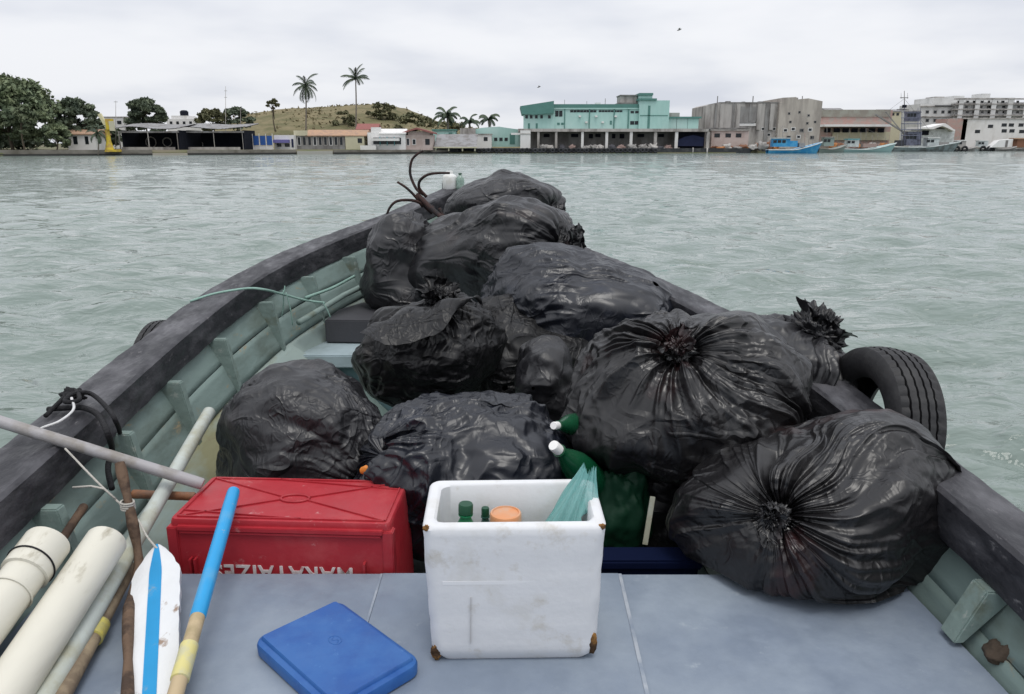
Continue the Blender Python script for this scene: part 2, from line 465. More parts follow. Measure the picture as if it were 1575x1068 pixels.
def palm(label, px, pyc, pyb, Y, R, seed, nf=15, droop=1.0, upright=.55, group=None, trunk_r=.16, lean=0.0, wide=.16):
    rs = np.random.RandomState(seed); top = P_(px, pyc, Y); base = P_(px + lean, pyb, Y)
    root = empty('palm_tree', base, label, 'palm', group)
    mb = MB(); mb.tube(spline([base - Vector((0, 0, 1)), base.lerp(top, .5) + Vector((.15, 0, 0)), top], 10), [trunk_r * (1.3 - .05 * i) for i in range(10)], 8); mb.build('trunk', M_ptrunk, root, smooth=True)
    for k in range(nf):
        az = 2.399 * k + rs.rand() * .5; el = math.radians(78 - 95 * (k / nf) ** .9 * upright * 1.5 + rs.normal() * 7); Lf = R * (.85 + .3 * rs.rand())
        pts = []; p = Vector(top); e_ = el; ns = 12
        for i in range(ns + 1):
            pts.append(p.copy()); p = p + Vector((math.cos(az) * math.cos(e_), math.sin(az) * math.cos(e_), math.sin(e_))) * (Lf / ns); e_ -= droop * (.10 + .016 * i)
        mb = MB(); mb.tube(pts, [.045 * (1 - .07 * i) for i in range(ns + 1)], 4)
        side = Vector((-math.sin(az), math.cos(az), 0))
        for i in range(1, ns + 1):
            for j in range(3):
                t = (i + j / 3.0 - 1) / ns; c = pts[i - 1].lerp(pts[i], j / 3.0); ln = R * .26 * math.sin(math.pi * min(1, t * .9 + .12)) ** .7
                fw = (pts[i] - pts[i - 1]).normalized()
                for s_ in (-1, 1):
                    tip = c + side * s_ * ln * .62 + fw * ln * .45 - Vector((0, 0, ln * (.5 + .25 * rs.rand()))); w_ = fw * (wide * R / 3)
                    mb.add([c - w_ * .5, c + w_ * .5, tip], [(0, 1, 2)])
        mb.build('frond', M_frond, root, fix=False)
    return root
def block(name, m, parent, Y, px0, px1, py0, py1, depth, dy=0.0, zb=None, bevel=0):
    a = P_(px0, py0, Y); b = P_(px1, py1, Y)
    return MB().bbox(a.x, b.x, Y + dy, Y + dy + depth, b.z if zb is None else zb, a.z).build(name, m, parent, bevel=bevel)
def win(parent, Y, px0, px1, py0, py1, frame=None, m=None, name='window'):
    a = P_(px0, py0, Y); b = P_(px1, py1, Y); w_ = (b.x - a.x); h_ = a.z - b.z; t = min(.12, w_ * .12)
    fo = MB(); 
    fo.bbox(a.x, b.x, Y - .05, Y + .05, a.z - t, a.z); fo.bbox(a.x, b.x, Y - .05, Y + .05, b.z, b.z + t); fo.bbox(a.x, a.x + t, Y - .048, Y + .05, b.z + t, a.z - t); fo.bbox(b.x - t, b.x, Y - .048, Y + .05, b.z + t, a.z - t)
    f = fo.build(name, frame or M_glassd, parent)
    MB().bbox(a.x + t, b.x - t, Y - .018, Y + .03, b.z + t, a.z - t).build('pane', m or M_glassd, f)
def thing_block(name, label, cat, px0, px1, pyb, Y, group=None):
    c = P_((px0 + px1) / 2, pyb, Y); c.z = .8; return empty(name, c, label, cat, group)
def gable(name, m, parent, Y, px0, px1, pyt, pye, depth, ov=.3):
    a = P_(px0, pye, Y); b = P_(px1, pye, Y); t = P_(px0, pyt, Y).z
    return MB().prism([(Y - ov, a.z), (Y + depth / 2, t), (Y + depth + ov, a.z), (Y + depth + ov, a.z - .18), (Y - ov, a.z - .18)], a.x - ov, b.x + ov, 'x').build(name, m, parent)

# ---- quay walls
def quay(name, label, px0, px1, top, m, th=1.2, out=.15, group=None):
    n = max(2, int(abs(px1 - px0) / 25) + 1); pxs = np.linspace(px0, px1, n); A = []; B = []
    for p in pxs:
        y = float(shore_y(p)); A.append(((p - CX) / FPX * (y - out) / 1.034, y - out)); B.append(((p - CX) / FPX * (y + th) / 1.034, y + th))
    return tag(MB().prism(A + B[::-1], -.8, top, 'z').build(name, m), label, 'quay wall', group)
quay('quay_wall', 'low grey-brown concrete quay wall in front of the big trees and yellow derrick', -420, 233, .95, M_conc)
quay('quay_wall', 'low quay wall with a dark wet foot in front of the blue tarp fence', 287, 455, .85, M_conc)
quay('quay_wall', 'low quay wall in front of the orange-roofed and white waterfront houses', 512, 690, .80, M_conc)
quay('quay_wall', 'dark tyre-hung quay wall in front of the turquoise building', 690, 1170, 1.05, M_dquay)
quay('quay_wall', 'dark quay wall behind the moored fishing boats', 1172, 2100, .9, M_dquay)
r_ = quay('landing_ramp', 'pale sandy landing ramp in front of the two open sheds', 233, 287, .35, mat('pale_sand', (.36, .33, .28), .95, .2), th=6, out=.8); r_['category'] = 'ramp'
r_ = quay('landing_ramp', 'pale concrete landing below the orange-roofed house', 456, 511, .6, mat('pale_landing', (.36, .35, .32), .95, .2), th=3, out=1.2); r_['category'] = 'ramp'
# dark wet foot line
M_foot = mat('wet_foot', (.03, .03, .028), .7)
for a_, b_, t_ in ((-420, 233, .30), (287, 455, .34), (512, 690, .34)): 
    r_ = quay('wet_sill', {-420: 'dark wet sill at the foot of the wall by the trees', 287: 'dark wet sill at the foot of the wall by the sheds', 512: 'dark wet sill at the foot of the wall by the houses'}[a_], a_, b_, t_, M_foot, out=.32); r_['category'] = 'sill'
# tyre fenders
ft = MB(); 
for i in range(16):
    pass
R1, R2 = .36, .17
V = np.array([[((R1 + R2 * math.cos(b)) * math.cos(a), R2 * math.sin(b) * .8, (R1 + R2 * math.cos(b)) * math.sin(a)) for b in np.linspace(0, 2 * math.pi, 8, endpoint=False)] for a in np.linspace(0, 2 * math.pi, 17)])
proto = None
for i in range(42):
    px = 737 + i * 6.6 + (i * 7 % 3) * .5; y = float(shore_y(px)) - .35
    if proto is None:
        proto = np_mesh('tyre_fender', V.reshape(-1, 3), grid_faces(17, 8, wrap=True), mat('fender_rubber', (.035, .036, .04), .75, .3, objrand=.5)); o = proto
    else: o = proto.copy(); COL.objects.link(o)
    o.location = ((px - CX) / FPX * y / 1.034, y, .55 + .12 * ((i * 5) % 4) / 4)
    o.rotation_euler = (.1, 0, 0)
    tag(o, 'old tyre hung as a fender along the dark quay by the turquoise building', 'tyre', 'tyre fenders along the quay')

# ---- hill
def build_hill():
    m = mat('dry_grass_hill', (.20, .17, .10), .95, .15, col2=(.12, .115, .06), mscale=.13, lo=.42, hi=.62, var=.22, vscale=.9, bump=.6, bscale=1.5)
    ppx = np.linspace(340, 800, 110); prof = np.interp(ppx, [340, 385, 430, 470, 520, 555, 580, 610, 640, 680, 720, 760, 800], [192, 172, 165, 162, 160, 158, 156, 162, 174, 190, 196, 199, 203])
    Yt = 262.0; P = np.zeros((30, len(ppx), 3))
    for i in range(30):
        t = i / 29; s_ = math.sin(math.pi * min(1, t * 1.0) * .5) if t <= .6 else None
        Y = 196 + (330 - 196) * t
        hfac = math.sin(math.pi * t * .76) if t < .66 else math.sin(math.pi * .5) * max(0, 1 - (t - .66) / .34) ** .7
        for j, px in enumerate(ppx):
            top = at_y(px, prof[j], Yt); x = (px - CX) / FPX * Yt / 1.034
            P[i, j] = (x * (.80 + .2 * (Y - 196) / 66 if Y < Yt else 1), Y, 1.0 + max(0, top.z - 1) * hfac)
    q = P.reshape(-1, 3); q[:, 2] += .5 * perlin(q * .09, 3) * (q[:, 2] > 2) + .25 * perlin(q * .35, 4) * (q[:, 2] > 2)
    o = np_mesh('hill', q, grid_faces(30, len(ppx)), m); tag(o, 'low hill of dry brown grass', 'hill', kind='structure')
    # tussocks and scrub on the slope
    rs = np.random.RandomState(5); n = 5200; ii = rs.randint(2, 20, n); jj = rs.randint(0, len(ppx), n)
    C_ = q.reshape(30, len(ppx), 3)[ii, jj] + rs.normal(size=(n, 3)) * (1.2, 2.0, .12); dens = perlin(C_ * (.06, .03, .06), 8)
    k = rs.rand(n) < np.clip(.22 + 1.1 * dens, .02, 1)
    s = quads('scrub', C_[k], .28 + .45 * rs.rand(k.sum()), leaf_mat('dry_scrub', (.125, .11, .058), (.20, .165, .095)), None, 6); tag(s, 'dry scrub and tussocks over the hill', 'scrub', kind='stuff')
build_hill()
tree('dark scrubby bush on the hill crest beside the taller coconut palm', 562, 612, 158, 190, 232, 201, M_leafo, nclump=26, per=70, crown_lo=.05, leaf=.5, name='bush', cat='bush', trunk=False)
tree('olive bush on the hill slope under the tall coconut palm', 510, 548, 172, 196, 220, 202, M_leafo, nclump=18, per=60, crown_lo=.05, leaf=.45, name='bush', cat='bush', trunk=False)
tree('low shrubs at the right foot of the hill by the red roof', 606, 668, 176, 202, 205, 203, M_leafo, nclump=26, per=60, crown_lo=.05, leaf=.4, name='bush', cat='bush', trunk=False)

# ---- trees on the left
tree('largest broadleaf tree, a tall dark crown at the harbour edge', -70, 90, 119, 228, 140, 211, M_leaf, nclump=130, per=150, crown_lo=.10, leaf=.40)
tree('pale-trunked tree in front of the largest broadleaf tree', 4, 62, 166, 230, 135, 212, leaf_mat('grey_green_leaves', (.085, .11, .07), (.18, .205, .12)), nclump=34, per=90, crown_lo=.35, leaf=.32)
tree('broad dark tree with flat layered crown beside the yellow derrick', 76, 160, 152, 226, 146, 213, M_leafd, nclump=90, per=120, crown_lo=.10, leaf=.38)
tree('low bushy tree under the layered dark tree', 56, 112, 190, 230, 138, 214, M_leaf, nclump=46, per=80, crown_lo=.05, leaf=.3)
tree('round dense dark tree above the shed roof', 191, 256, 151, 212, 168, 215, M_leafd, nclump=70, per=120, crown_lo=.12, leaf=.42)
tree('low olive tree behind the second shed beside the aerial pole', 298, 352, 168, 206, 176, 216, M_leafo, nclump=34, per=80, crown_lo=.1, leaf=.42)
tree('dark leafy tree at the left foot of the grass hill', 338, 392, 164, 210, 180, 217, M_leafd, nclump=36, per=80, crown_lo=.1, leaf=.42)
tree('thin young tree on the left brow of the hill', 409, 434, 153, 200, 205, 218, M_leafo, nclump=14, per=60, crown_lo=.70, leaf=.38)
palm('tallest coconut palm on the hill crest', 547, 121, 200, 212, 4.6, 301, nf=13, droop=.62, trunk_r=.17, upright=.62, wide=.11)
palm('shaggy coconut palm with hanging dead fronds on the hill', 470, 131, 200, 206, 4.6, 302, nf=17, droop=.75, trunk_r=.17, upright=1.0, wide=.10)
for k, (px, py, R) in enumerate(((688, 180, 4.3), (722, 189, 3.4), (752, 184, 3.7))):
    palm(['tallest of the three royal palms beside the turquoise buildings', 'middle and lowest of the three royal palms', 'royal palm of the three that stands nearest the turquoise building'][k], px, py, 216, 186 + k * 2, R, 310 + k, nf=13, droop=1.0, upright=.50, trunk_r=.26, wide=.26, group='three royal palms')
palm('small yellowish palm in front of the hut by the yellow derrick', 150, 205, 230, 136, 2.2, 320, nf=12, droop=1.0, upright=.8, trunk_r=.1)

tree('low hedge of bushes along the foot of the biggest trees', -80, 60, 203, 231, 150, 219, M_leafd, nclump=70, per=80, crown_lo=.02, leaf=.4, name='bush', cat='bush', trunk=False)
tree('dark thicket behind the hut and yellow derrick', 86, 196, 196, 230, 158, 220, M_leafd, nclump=80, per=80, crown_lo=.02, leaf=.4, name='bush', cat='bush', trunk=False)
# ---- left shore buildings
h = thing_block('hut', 'small hut with a tiled brown roof under the dark trees', 'hut', 100, 150, 226, 142)
block('wall', M_white, h, 142, 102, 148, 205, 228, 4, zb=.6); gable('roof', M_orange, h, 142, 98, 150, 199, 206, 4)
win(h, 142, 112, 120, 210, 222); win(h, 142, 130, 137, 210, 222)
dk = empty('yellow_derrick', P_(168, 232, 137), 'bright yellow steel derrick post on the quay', 'derrick')
b0 = P_(169, 232, 137); b0.z = .6; t0 = P_(169, 184, 137)
MB().tube([b0, (b0.x, 137, 1.5), (b0.x, 137, 2.4), (b0.x, 137, t0.z - 1.6)], [.85, .60, .40, .36], 10).build('column', M_yel, dk, smooth=True, auto=40)
MB().bbox(t0.x - .62, t0.x + .35, 136.5, 137.6, t0.z - 1.7, t0.z + .1).build('head_box', M_yel, dk, bevel=.04)
MB().bbox(t0.x + .1, t0.x + 1.0, 136.2, 136.48, t0.z - 1.9, t0.z - .3).build('counterweight', M_cream, dk, bevel=.04)
MB().bar((t0.x - .5, 136.9, t0.z - 1.5), (t0.x - 1.6, 136.9, t0.z + .9), .5, .5).build('jib', mat('pale_yellow', (.62, .57, .36), .7), dk)
MB().bbox(t0.x - .95, t0.x + .95, 136.2, 137.9, .6, 1.0).build('footing', M_yel, dk, bevel=.05)
def pole(label, px, pyt, pyb, Y, r=.07, arms=()):
    a = P_(px, pyb, Y); a.z = min(a.z, 1.0); b = P_(px, pyt, Y); e = empty('pole', a, label, 'pole')
    MB().tube([a, (a + b) / 2, b], [r, r * .8, r * .5], 6).build('shaft', M_greyw, e, smooth=True)
    for z_, w_ in arms: p = P_(px, z_, Y); MB().bbox(p.x - w_, p.x + w_, Y - .04, Y + .04, p.z - .04, p.z + .04).build('cross_arm', M_greyw, e)
pole('lamp pole standing behind the yellow derrick', 178, 155, 228, 150, .07, ((157, .35),))
pole('tall thin aerial mast behind the second open shed', 347, 133, 228, 172, .08, ((140, .3), (150, .3)))
pole('pale utility pole at the left foot of the grass hill', 370, 166, 228, 170, .10, ((169, .6),))
for k, (a, b, Y, lab, rl) in enumerate(((182, 276, 150, 'open waterside shed with a wavy sheet roof beside the yellow derrick', (-.2, .25, -.12)), (283, 376, 154, 'open waterside shed with a wavy sheet roof beside the blue tarp fence', (.2, -.1, .15)))):
    s = thing_block('open_shed', lab, 'shed', a, b, 228, Y)
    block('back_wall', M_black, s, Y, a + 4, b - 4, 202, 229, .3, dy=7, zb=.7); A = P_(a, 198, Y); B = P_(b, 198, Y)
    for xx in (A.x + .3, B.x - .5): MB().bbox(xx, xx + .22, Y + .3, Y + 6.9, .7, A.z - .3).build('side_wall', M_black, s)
    nx = 40; xs_ = np.linspace(A.x - .5, B.x + .5, nx); Pg = np.zeros((6, nx, 3))
    for i in range(6):
        t = i / 5; Pg[i, :, 0] = xs_; Pg[i, :, 1] = Y - .6 + 8 * t
        Pg[i, :, 2] = A.z + .15 + .9 * t + .22 * np.sin(np.linspace(0, 6.5, nx) + k) * (1 - .5 * t) + .03 * np.sin(xs_ * 9)
    G = np.concatenate([Pg, (Pg - (0, 0, .12))[::-1]], 0); mb = MB(); mb.add(G.reshape(-1, 3).tolist(), [tuple(q) for q in grid_faces(12, nx).tolist()]); mb.build('sheet_roof', M_corr, s, fix=True)
    block('eave_beam', M_corr, s, Y, a, b, 202, 204.5, .15, dy=-.35)
    for px in np.linspace(a + 2, b - 3, 3 if k == 0 else 3): block('post', M_greyw, s, Y, px, px + 2.2, 202, 230, .2, dy=-.38, zb=.7)
    for px, r in ((a + 22, .55), (a + 50, 1.0), (a + 75, .85)) if k == 0 else ((a + 25, .5),):
        c = P_(px, 219 if k == 0 else 222, Y + 6.8); mb = MB(); mb.tube([(c.x + r * math.cos(t), Y + 6.85, c.z + r * math.sin(t)) for t in np.linspace(0, 2 * math.pi, 20)], .11 if k == 0 else .08, 5); mb.build('painted_wheel', M_greyw, s)
    block('low_barrier', M_greyw, s, Y, a + 6, b - 6, 226.5, 230, .2, dy=-.2, zb=.7)
h = thing_block('white_house', 'white flat-roofed house with a black water tank above the sheds', 'house', 255, 300, 190, 185)
block('wall', M_white, h, 185, 256, 300, 183, 215, 6, zb=.8); block('upper_storey', M_white, h, 185, 262, 287, 178, 183.2, 5, dy=.4)
for px in (261, 271, 281, 291): win(h, 185, px, px + 4.5, 187, 192)
c = P_(281, 178, 187); MB().lathe([(.1, 0), (.9, 0), (.95, .9), (.6, 1.2), (.1, 1.25)], 14, Matrix.Translation((c.x, 188, c.z))).build('water_tank', M_black, h, smooth=True, auto=40)
h = thing_block('white_house', 'small white building behind the yellow derrick', 'house', 172, 192, 200, 170)
block('wall', M_white, h, 170, 160, 194, 181, 215, 5, zb=.8); block('parapet', M_greyw, h, 170, 159, 195, 179.5, 181, 5.2, dy=-.1); win(h, 170, 180, 187, 186, 191)
bn = thing_block('tarp_fence', 'bright blue tarp fence on white posts at the water', 'fence', 378, 420, 230, 159)
for k in range(4): block('tarp', M_bluet, bn, 159, 379 + k * 10.2, 388.6 + k * 10.2, 209, 223.5, .08)
for k in range(5): block('post', M_white, bn, 159, 377.8 + k * 10.2, 379 + k * 10.2, 206, 231, .15, zb=.7)
block('white_base', M_white, bn, 159, 378, 420, 224, 231, .2, dy=.1, zb=.7)
h = thing_block('low_store', 'low white store with a purple canopy beside the blue tarp', 'store', 421, 452, 230, 161)
block('wall', M_white, h, 161, 421, 453, 208, 230, 4, zb=.7); block('canopy', mat('purple_canopy', (.14, .13, .34), .7), h, 161, 421, 446, 215, 220, 1.2, dy=-1.2); win(h, 161, 426, 433, 221, 226); win(h, 161, 438, 446, 221, 226)
block('shutter', M_navy, h, 161, 448, 452, 214, 227, .06, dy=-.06)
h = thing_block('waterfront_house', 'long low house with an orange tiled roof at the foot of the hill', 'house', 452, 566, 230, 163)
block('wall', M_greyd, h, 163, 454, 531, 209, 230, 5, zb=.7); block('cream_wing', M_cream, h, 163, 531, 561, 209, 230, 5, dy=-.2, zb=.7); gable('roof', M_orange, h, 163, 472, 562, 199.5, 208.5, 5.4); block('end_fascia', M_cream, h, 163, 452, 473, 201, 209, .5, dy=-.3)
for k in range(9): px = 457 + k * 8.1; win(h, 163, px, px + 6.2, 210.5, 224, frame=M_greyw if k % 3 else M_white)
win(h, 162.8, 550, 557, 213, 220)
h = thing_block('waterfront_house', 'white house with a stepped front and long pale awning', 'house', 563, 626, 230, 162)
block('wall', M_white, h, 162, 565, 624, 204, 230, 6, zb=.7); block('stepped_front', M_white, h, 162, 570, 585, 196, 204.2, 1, dy=.3); gable('roof', M_white, h, 162, 585, 622, 198, 205, 5)
block('shop_front', M_glassd, h, 162, 574, 617, 212, 222, .12, dy=-.1); block('awning', M_white, h, 162, 572, 615, 213, 217, 1.4, dy=-1.6)
for px in (584, 595, 606): block('mullion', M_teal, h, 162, px, px + 1.5, 211, 224, .12, dy=-.25)
block('white_boat_stand', M_white, h, 162, 556, 580, 224, 231, 1.0, dy=-1.4, zb=.7)
h = thing_block('waterfront_house', 'pinkish house with a low red gable roof beside the slate-grey boathouse', 'house', 618, 666, 230, 163)
block('wall', M_pink, h, 163, 621, 665, 208, 230, 6, zb=.7); a = P_(612, 206, 163); b = P_(641, 196.5, 163); c = P_(668, 204, 163)
MB().prism([(a.x, a.z), (b.x, b.z), (c.x, c.z), (c.x, c.z - .3), (b.x, b.z - .35), (a.x, a.z - .3)], 162.2, 169, 'y').build('roof', M_redroof, h); block('gable_wall', M_pink, h, 163, 627, 662, 202, 208.1, 5.5, dy=.2)
win(h, 163, 654, 661, 214, 223); win(h, 163, 634, 640, 214, 223, frame=M_white); win(h, 163, 625, 630, 213, 224, frame=M_white)
h = thing_block('red_roofed_house', 'house with a dull red roof on the hill slope', 'house', 548, 580, 210, 188)
block('wall', M_pink, h, 188, 551, 578, 199, 215, 5, zb=.9); gable('roof', M_redroof, h, 188, 549, 580, 190, 199, 5)
h = thing_block('boathouse', 'boathouse with a big sloping grey sheet roof at the quay', 'boathouse', 668, 735, 230, 166)
a = P_(668, 206, 166); MB().prism([(166 - 1.5, P_(668, 226, 166).z), (172, a.z), (172.3, a.z), (166 - 1.2, P_(668, 228, 166).z)], P_(668, 206, 166).x, P_(733, 206, 166).x, 'x').build('sheet_roof', M_corr, h)
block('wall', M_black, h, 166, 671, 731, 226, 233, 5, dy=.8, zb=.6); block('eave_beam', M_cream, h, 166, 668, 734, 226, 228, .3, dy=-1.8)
for px in (670, 690, 711, 730): block('post', M_cream, h, 166, px, px + 2, 227, 234, .2, dy=-1.5, zb=.5)
h = thing_block('green_store', 'low turquoise store with a dark roof edge behind the boathouse', 'store', 664, 702, 215, 178)
block('wall', M_turq, h, 178, 665, 701, 201, 226, 5, zb=.8); block('roof_edge', M_turqd, h, 178, 664, 702, 199, 201.2, 5.6, dy=-.3); block('door', M_turqd, h, 178, 690, 696, 204, 212, .08, dy=-.06)
h = thing_block('white_house', 'plain white two-part house under the royal palms', 'house', 705, 760, 215, 176)
block('wall', M_white, h, 176, 724, 756, 207, 228, 5, zb=.8); block('rear_block', M_greyw, h, 176, 706, 730, 197, 226, 5, dy=3, zb=.8); block('roof_slab', M_greyw, h, 176, 723, 757, 206, 207.2, 5.4, dy=-.2); win(h, 176, 728, 734, 211, 215); win(h, 176, 744, 750, 211, 217)
h = thing_block('green_warehouse', 'turquoise warehouse with a curved roof left of the long turquoise building', 'warehouse', 750, 806, 215, 182)
a = P_(727, 205, 182); pts = [(P_(px, 205, 182).x, P_(px, py, 182).z) for px, py in ((727, 226), (727, 200), (740, 197), (756, 195.5), (768, 195), (780, 197), (795, 199), (812, 199), (812, 226))]
MB().prism(pts, 182, 190, 'y').build('wall', M_turq, h)
for px in (760, 768, 776): win(h, 182, px, px + 5, 212, 217)
block('door', M_turqd, h, 182, 784, 792, 206, 222, .08, dy=-.06)

# ---- the long turquoise building
TY = 176.0
tb = thing_block('turquoise_building', 'long turquoise harbour building with a dark green hooded end and rooftop tower', 'building', 800, 1085, 228, TY)
block('main_wall', M_turq, tb, TY, 812, 985, 166, 199, 12, bevel=0); block('parapet', M_turqd, tb, TY, 848, 984, 160.5, 166.2, 12.4, dy=-.2)
block('parapet_band', M_turq, tb, TY, 850, 984, 166.3, 168, .3, dy=-.22)  # slim raised band below the parapet, in the wall colour
# hooded left end
pts = [(P_(px, 190, TY).x, P_(px, py, TY).z) for px, py in ((800, 164), (851, 156), (851, 175), (838, 175.5), (822, 177), (803, 176))]
MB().prism(pts, TY - 1.6, TY + 11, 'y').build('hood_roof', M_turqd, tb)
block('hood_wall', M_turq, tb, TY, 806, 852, 174, 199, 10, dy=-.6)
for px in (808, 815, 823, 831, 843): win(tb, TY - .6, px, px + 4, 177.5, 182.5)
for px in (854, 860): win(tb, TY, px, px + 5, 170.5, 179.5)
for k in range(8): win(tb, TY, 877 + k * 5.1, 881.6 + k * 5.1, 169.5, 173)
for k in range(8): win(tb, TY, 921 + k * 4.6, 925.1 + k * 4.6, 169.8, 172.6)
for px in (970, 977): win(tb, TY, px, px + 5, 171, 174.5); win(tb, TY, px - .6, px + 5.4, 186.5, 192)
for px in (857, 863): win(tb, TY, px, px + 4, 189, 192.5, frame=M_turqd, m=M_turqd)
for px in (812, 824): win(tb, TY - .6, px, px + 3, 190, 198, frame=M_turqd, m=M_turqd, name='door')
win(tb, TY, 938, 941, 186, 192, frame=M_turqd, m=M_turqd)
block('stair_tower', M_turq, tb, TY, 983, 1027, 155, 199.2, 11, dy=-.8); block('tower_slab', M_turqd, tb, TY, 981, 1009, 152, 155, 9, dy=-1.1); block('tower_cap', M_turqd, tb, TY, 983, 1004, 143.5, 147, 7, dy=-.6); block('tower_head', M_turq, tb, TY, 984, 1003, 147, 152, 6.5, dy=-.3)
block('roof_house', M_greyw, tb, TY, 957, 982, 146.5, 161, 6, dy=2.5); block('roof_house_slab', M_greyd, tb, TY, 953, 984, 157.5, 160.4, 7.5, dy=1.5); block('roof_house_cap', M_greyd, tb, TY, 956, 983, 145, 146.5, 6.6, dy=2.2)
block('tower_groove', M_turqd, tb, TY, 996, 998, 163, 198, .1, dy=-.87); block('tower_groove', M_turqd, tb, TY, 983.5, 1026, 177.5, 178.6, .1, dy=-.87)
# low right wing
for k in range(3): block('wing_panel', M_turq, tb, TY, 1026 + k * 17, 1041.5 + k * 17, 182, 198, 6, dy=1.0)
block('wing_roof', M_turqd, tb, TY, 1024, 1080, 179.5, 182, 7, dy=.6); block('wing_back', M_greyw, tb, TY, 1030, 1054, 172, 179.6, 3, dy=6)
# gallery at quay level
block('gallery_slab', M_greyw, tb, TY, 797, 1086, 198.5, 203, 13, dy=-2.2); block('gallery_wall', M_greyd, tb, TY, 806, 1046, 203, 229, .4, dy=3.0, zb=.8)
for px, m_ in ((826, M_greyw), (853, M_greyw), (893, M_white), (930, M_white), (967, M_white), (1004, M_greyw), (1036, M_white), (1084, M_greyw)): block('column', m_, tb, TY, px, px + 3.2, 203, 228, .5, dy=-2.0, zb=.8)
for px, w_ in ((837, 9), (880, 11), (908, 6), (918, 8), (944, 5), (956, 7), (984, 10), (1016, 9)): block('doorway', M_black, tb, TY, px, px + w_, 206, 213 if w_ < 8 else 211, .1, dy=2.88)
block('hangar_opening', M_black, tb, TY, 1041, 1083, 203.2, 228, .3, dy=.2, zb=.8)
a = P_(1041, 222, TY); pts = [(P_(px, 190, TY).x, P_(px, py, TY).z) for px, py in ((1042, 225), (1042, 216), (1052, 211), (1066, 208), (1082, 212), (1082, 225))]
tp_ = MB().prism(pts, TY - 1.2, TY - .4, 'y').build('tarp', M_navy, tb)
block('side_tank', M_white, tb, TY, 800, 815, 201.5, 226, 2.6, dy=-5.2, zb=.8); block('tank_band', M_greyw, tb, TY, 799.5, 815.5, 206, 207, 2.8, dy=-5.3)
block('side_canopy', M_white, tb, TY, 786, 800, 205, 208, 2, dy=-4.5)
# gear lying on the quay
rs = np.random.RandomState(17)
gm = [mat('gear_%s' % n_, c_, .85, .2, var=.3, vscale=3) for n_, c_ in (('grey', (.30, .29, .28)), ('dark', (.08, .08, .09)), ('rust', (.22, .11, .07)), ('pale', (.42, .40, .38)), ('pinkish', (.33, .24, .22)), ('orange', (.42, .19, .08)))]
GN = ('grey', 'dark', 'rust-brown', 'pale', 'pinkish', 'orange')
def heap(label, px, py, Y, w_, h_, m, seed, name='net_heap', cat='heap', group='gear on the quay'):
    c = P_(px, py, Y); r = w_ / FPX * Y / 2
    th = np.linspace(0, 2 * math.pi, 16, endpoint=False)[None]; ph = np.linspace(.02, math.pi * .55, 9)[:, None]; th, ph = [a.ravel() for a in np.broadcast_arrays(th, ph)]
    d = np.stack([np.sin(ph) * np.cos(th), np.sin(ph) * np.sin(th) * .7, np.cos(ph)], 1); rr = .85 + .7 * perlin(d * 2.2, seed) * (d[:, 2] < .9) + .55 * perlin(d * 5, seed + 1) * (d[:, 2] < .9)
    H_ = h_ / FPX * Y * .55; r *= 1.25
    o = np_mesh(name, np.array((c.x, Y, .95)) + d * rr[:, None] * (r, r, H_), grid_faces(9, 16, wrap=True), m, None, smooth=False)
    return tag(o, label, cat, group)
for k in range(14):
    px = 835 + k * 15.3 + rs.normal() * 3; heap(GN[[0, 3, 1, 4, 0][k % 5]] + ' heap of nets and gear on the quay under the turquoise gallery', px, 226, TY - 4 + rs.rand() * 3, 9 + 6 * rs.rand(), 7 + 7 * rs.rand(), gm[[0, 3, 1, 4, 0][k % 5]], 20 + k)
for k in range(12):
    px = 1100 + k * 8.2; heap(GN[[2, 5, 3, 2, 0][k % 5]] + ' heap of gear on the quay before the stained grey block', px, 226, 173.5 + rs.rand() * 2, 9 + 6 * rs.rand(), 6 + 9 * rs.rand() + (6 if k > 6 else 0), gm[[2, 5, 3, 2, 0][k % 5]], 50 + k)
for k in range(5): px = 1000 + k * 22; p = P_(px, 238, 170.8); MB_ = MB().tube([(p.x, 171.2, -.5), (p.x, 171.2, 1.15)], .17, 7).build('mooring_pile', M_greyw, None, smooth=True); tag(MB_, 'grey mooring pile standing in the water at the dark quay', 'pile', 'mooring piles at the quay')

# ---- grey stained block
GY = 186.0
gb_ = thing_block('grey_block', 'big stained grey windowless block beside the turquoise building', 'building', 1085, 1262, 228, GY)
pts = [(P_(px, 0, GY).x, 10 + 0 * px) for px in (1084, 1262)]
def wallpoly(name, m, Y, d_, P, parent): return MB().prism([(P_(px, 190, Y).x, P_(px, py, Y).z) for px, py in P], Y, Y + d_, 'y').build(name, m, parent)
wallpoly('wall', M_greyw, GY, 14, ((1084, 232), (1084, 163), (1090, 160.5), (1108, 158.5), (1198, 158.5), (1198, 232)), gb_)
wallpoly('end_tower', mat('brownish_render', (.46, .42, .375), .9, .25, col2=(.29, .26, .235), mscale=.4, lo=.42, hi=.66, var=.15, vscale=1.5, stretch=(1, 1, .25)), GY - 1.2, 15, ((1197, 232), (1197, 158), (1201, 157), (1201, 150.5), (1221, 149.5), (1224, 153), (1240, 151.5), (1262, 156), (1262, 232)), gb_)
block('roof_coping', M_greyd, gb_, GY, 1107, 1199, 157.3, 158.6, 14.2, dy=-.15)
for px in (1108, 1133, 1165, 1185): block('pilaster', M_greyw, gb_, GY, px, px + 3, 160, 200, .35, dy=-.35)
block('recess_panel', M_greyd, gb_, GY, 1134, 1164, 164, 188, .12, dy=-.1); block('lintel', M_greyd, gb_, GY, 1130, 1160, 187.5, 189.5, .3, dy=-.3); block('white_band', M_white, gb_, GY, 1137, 1163, 190, 194, .2, dy=-.2)
block('ledge', M_greyd, gb_, GY, 1086, 1150, 197, 199, 1.4, dy=-1.4)
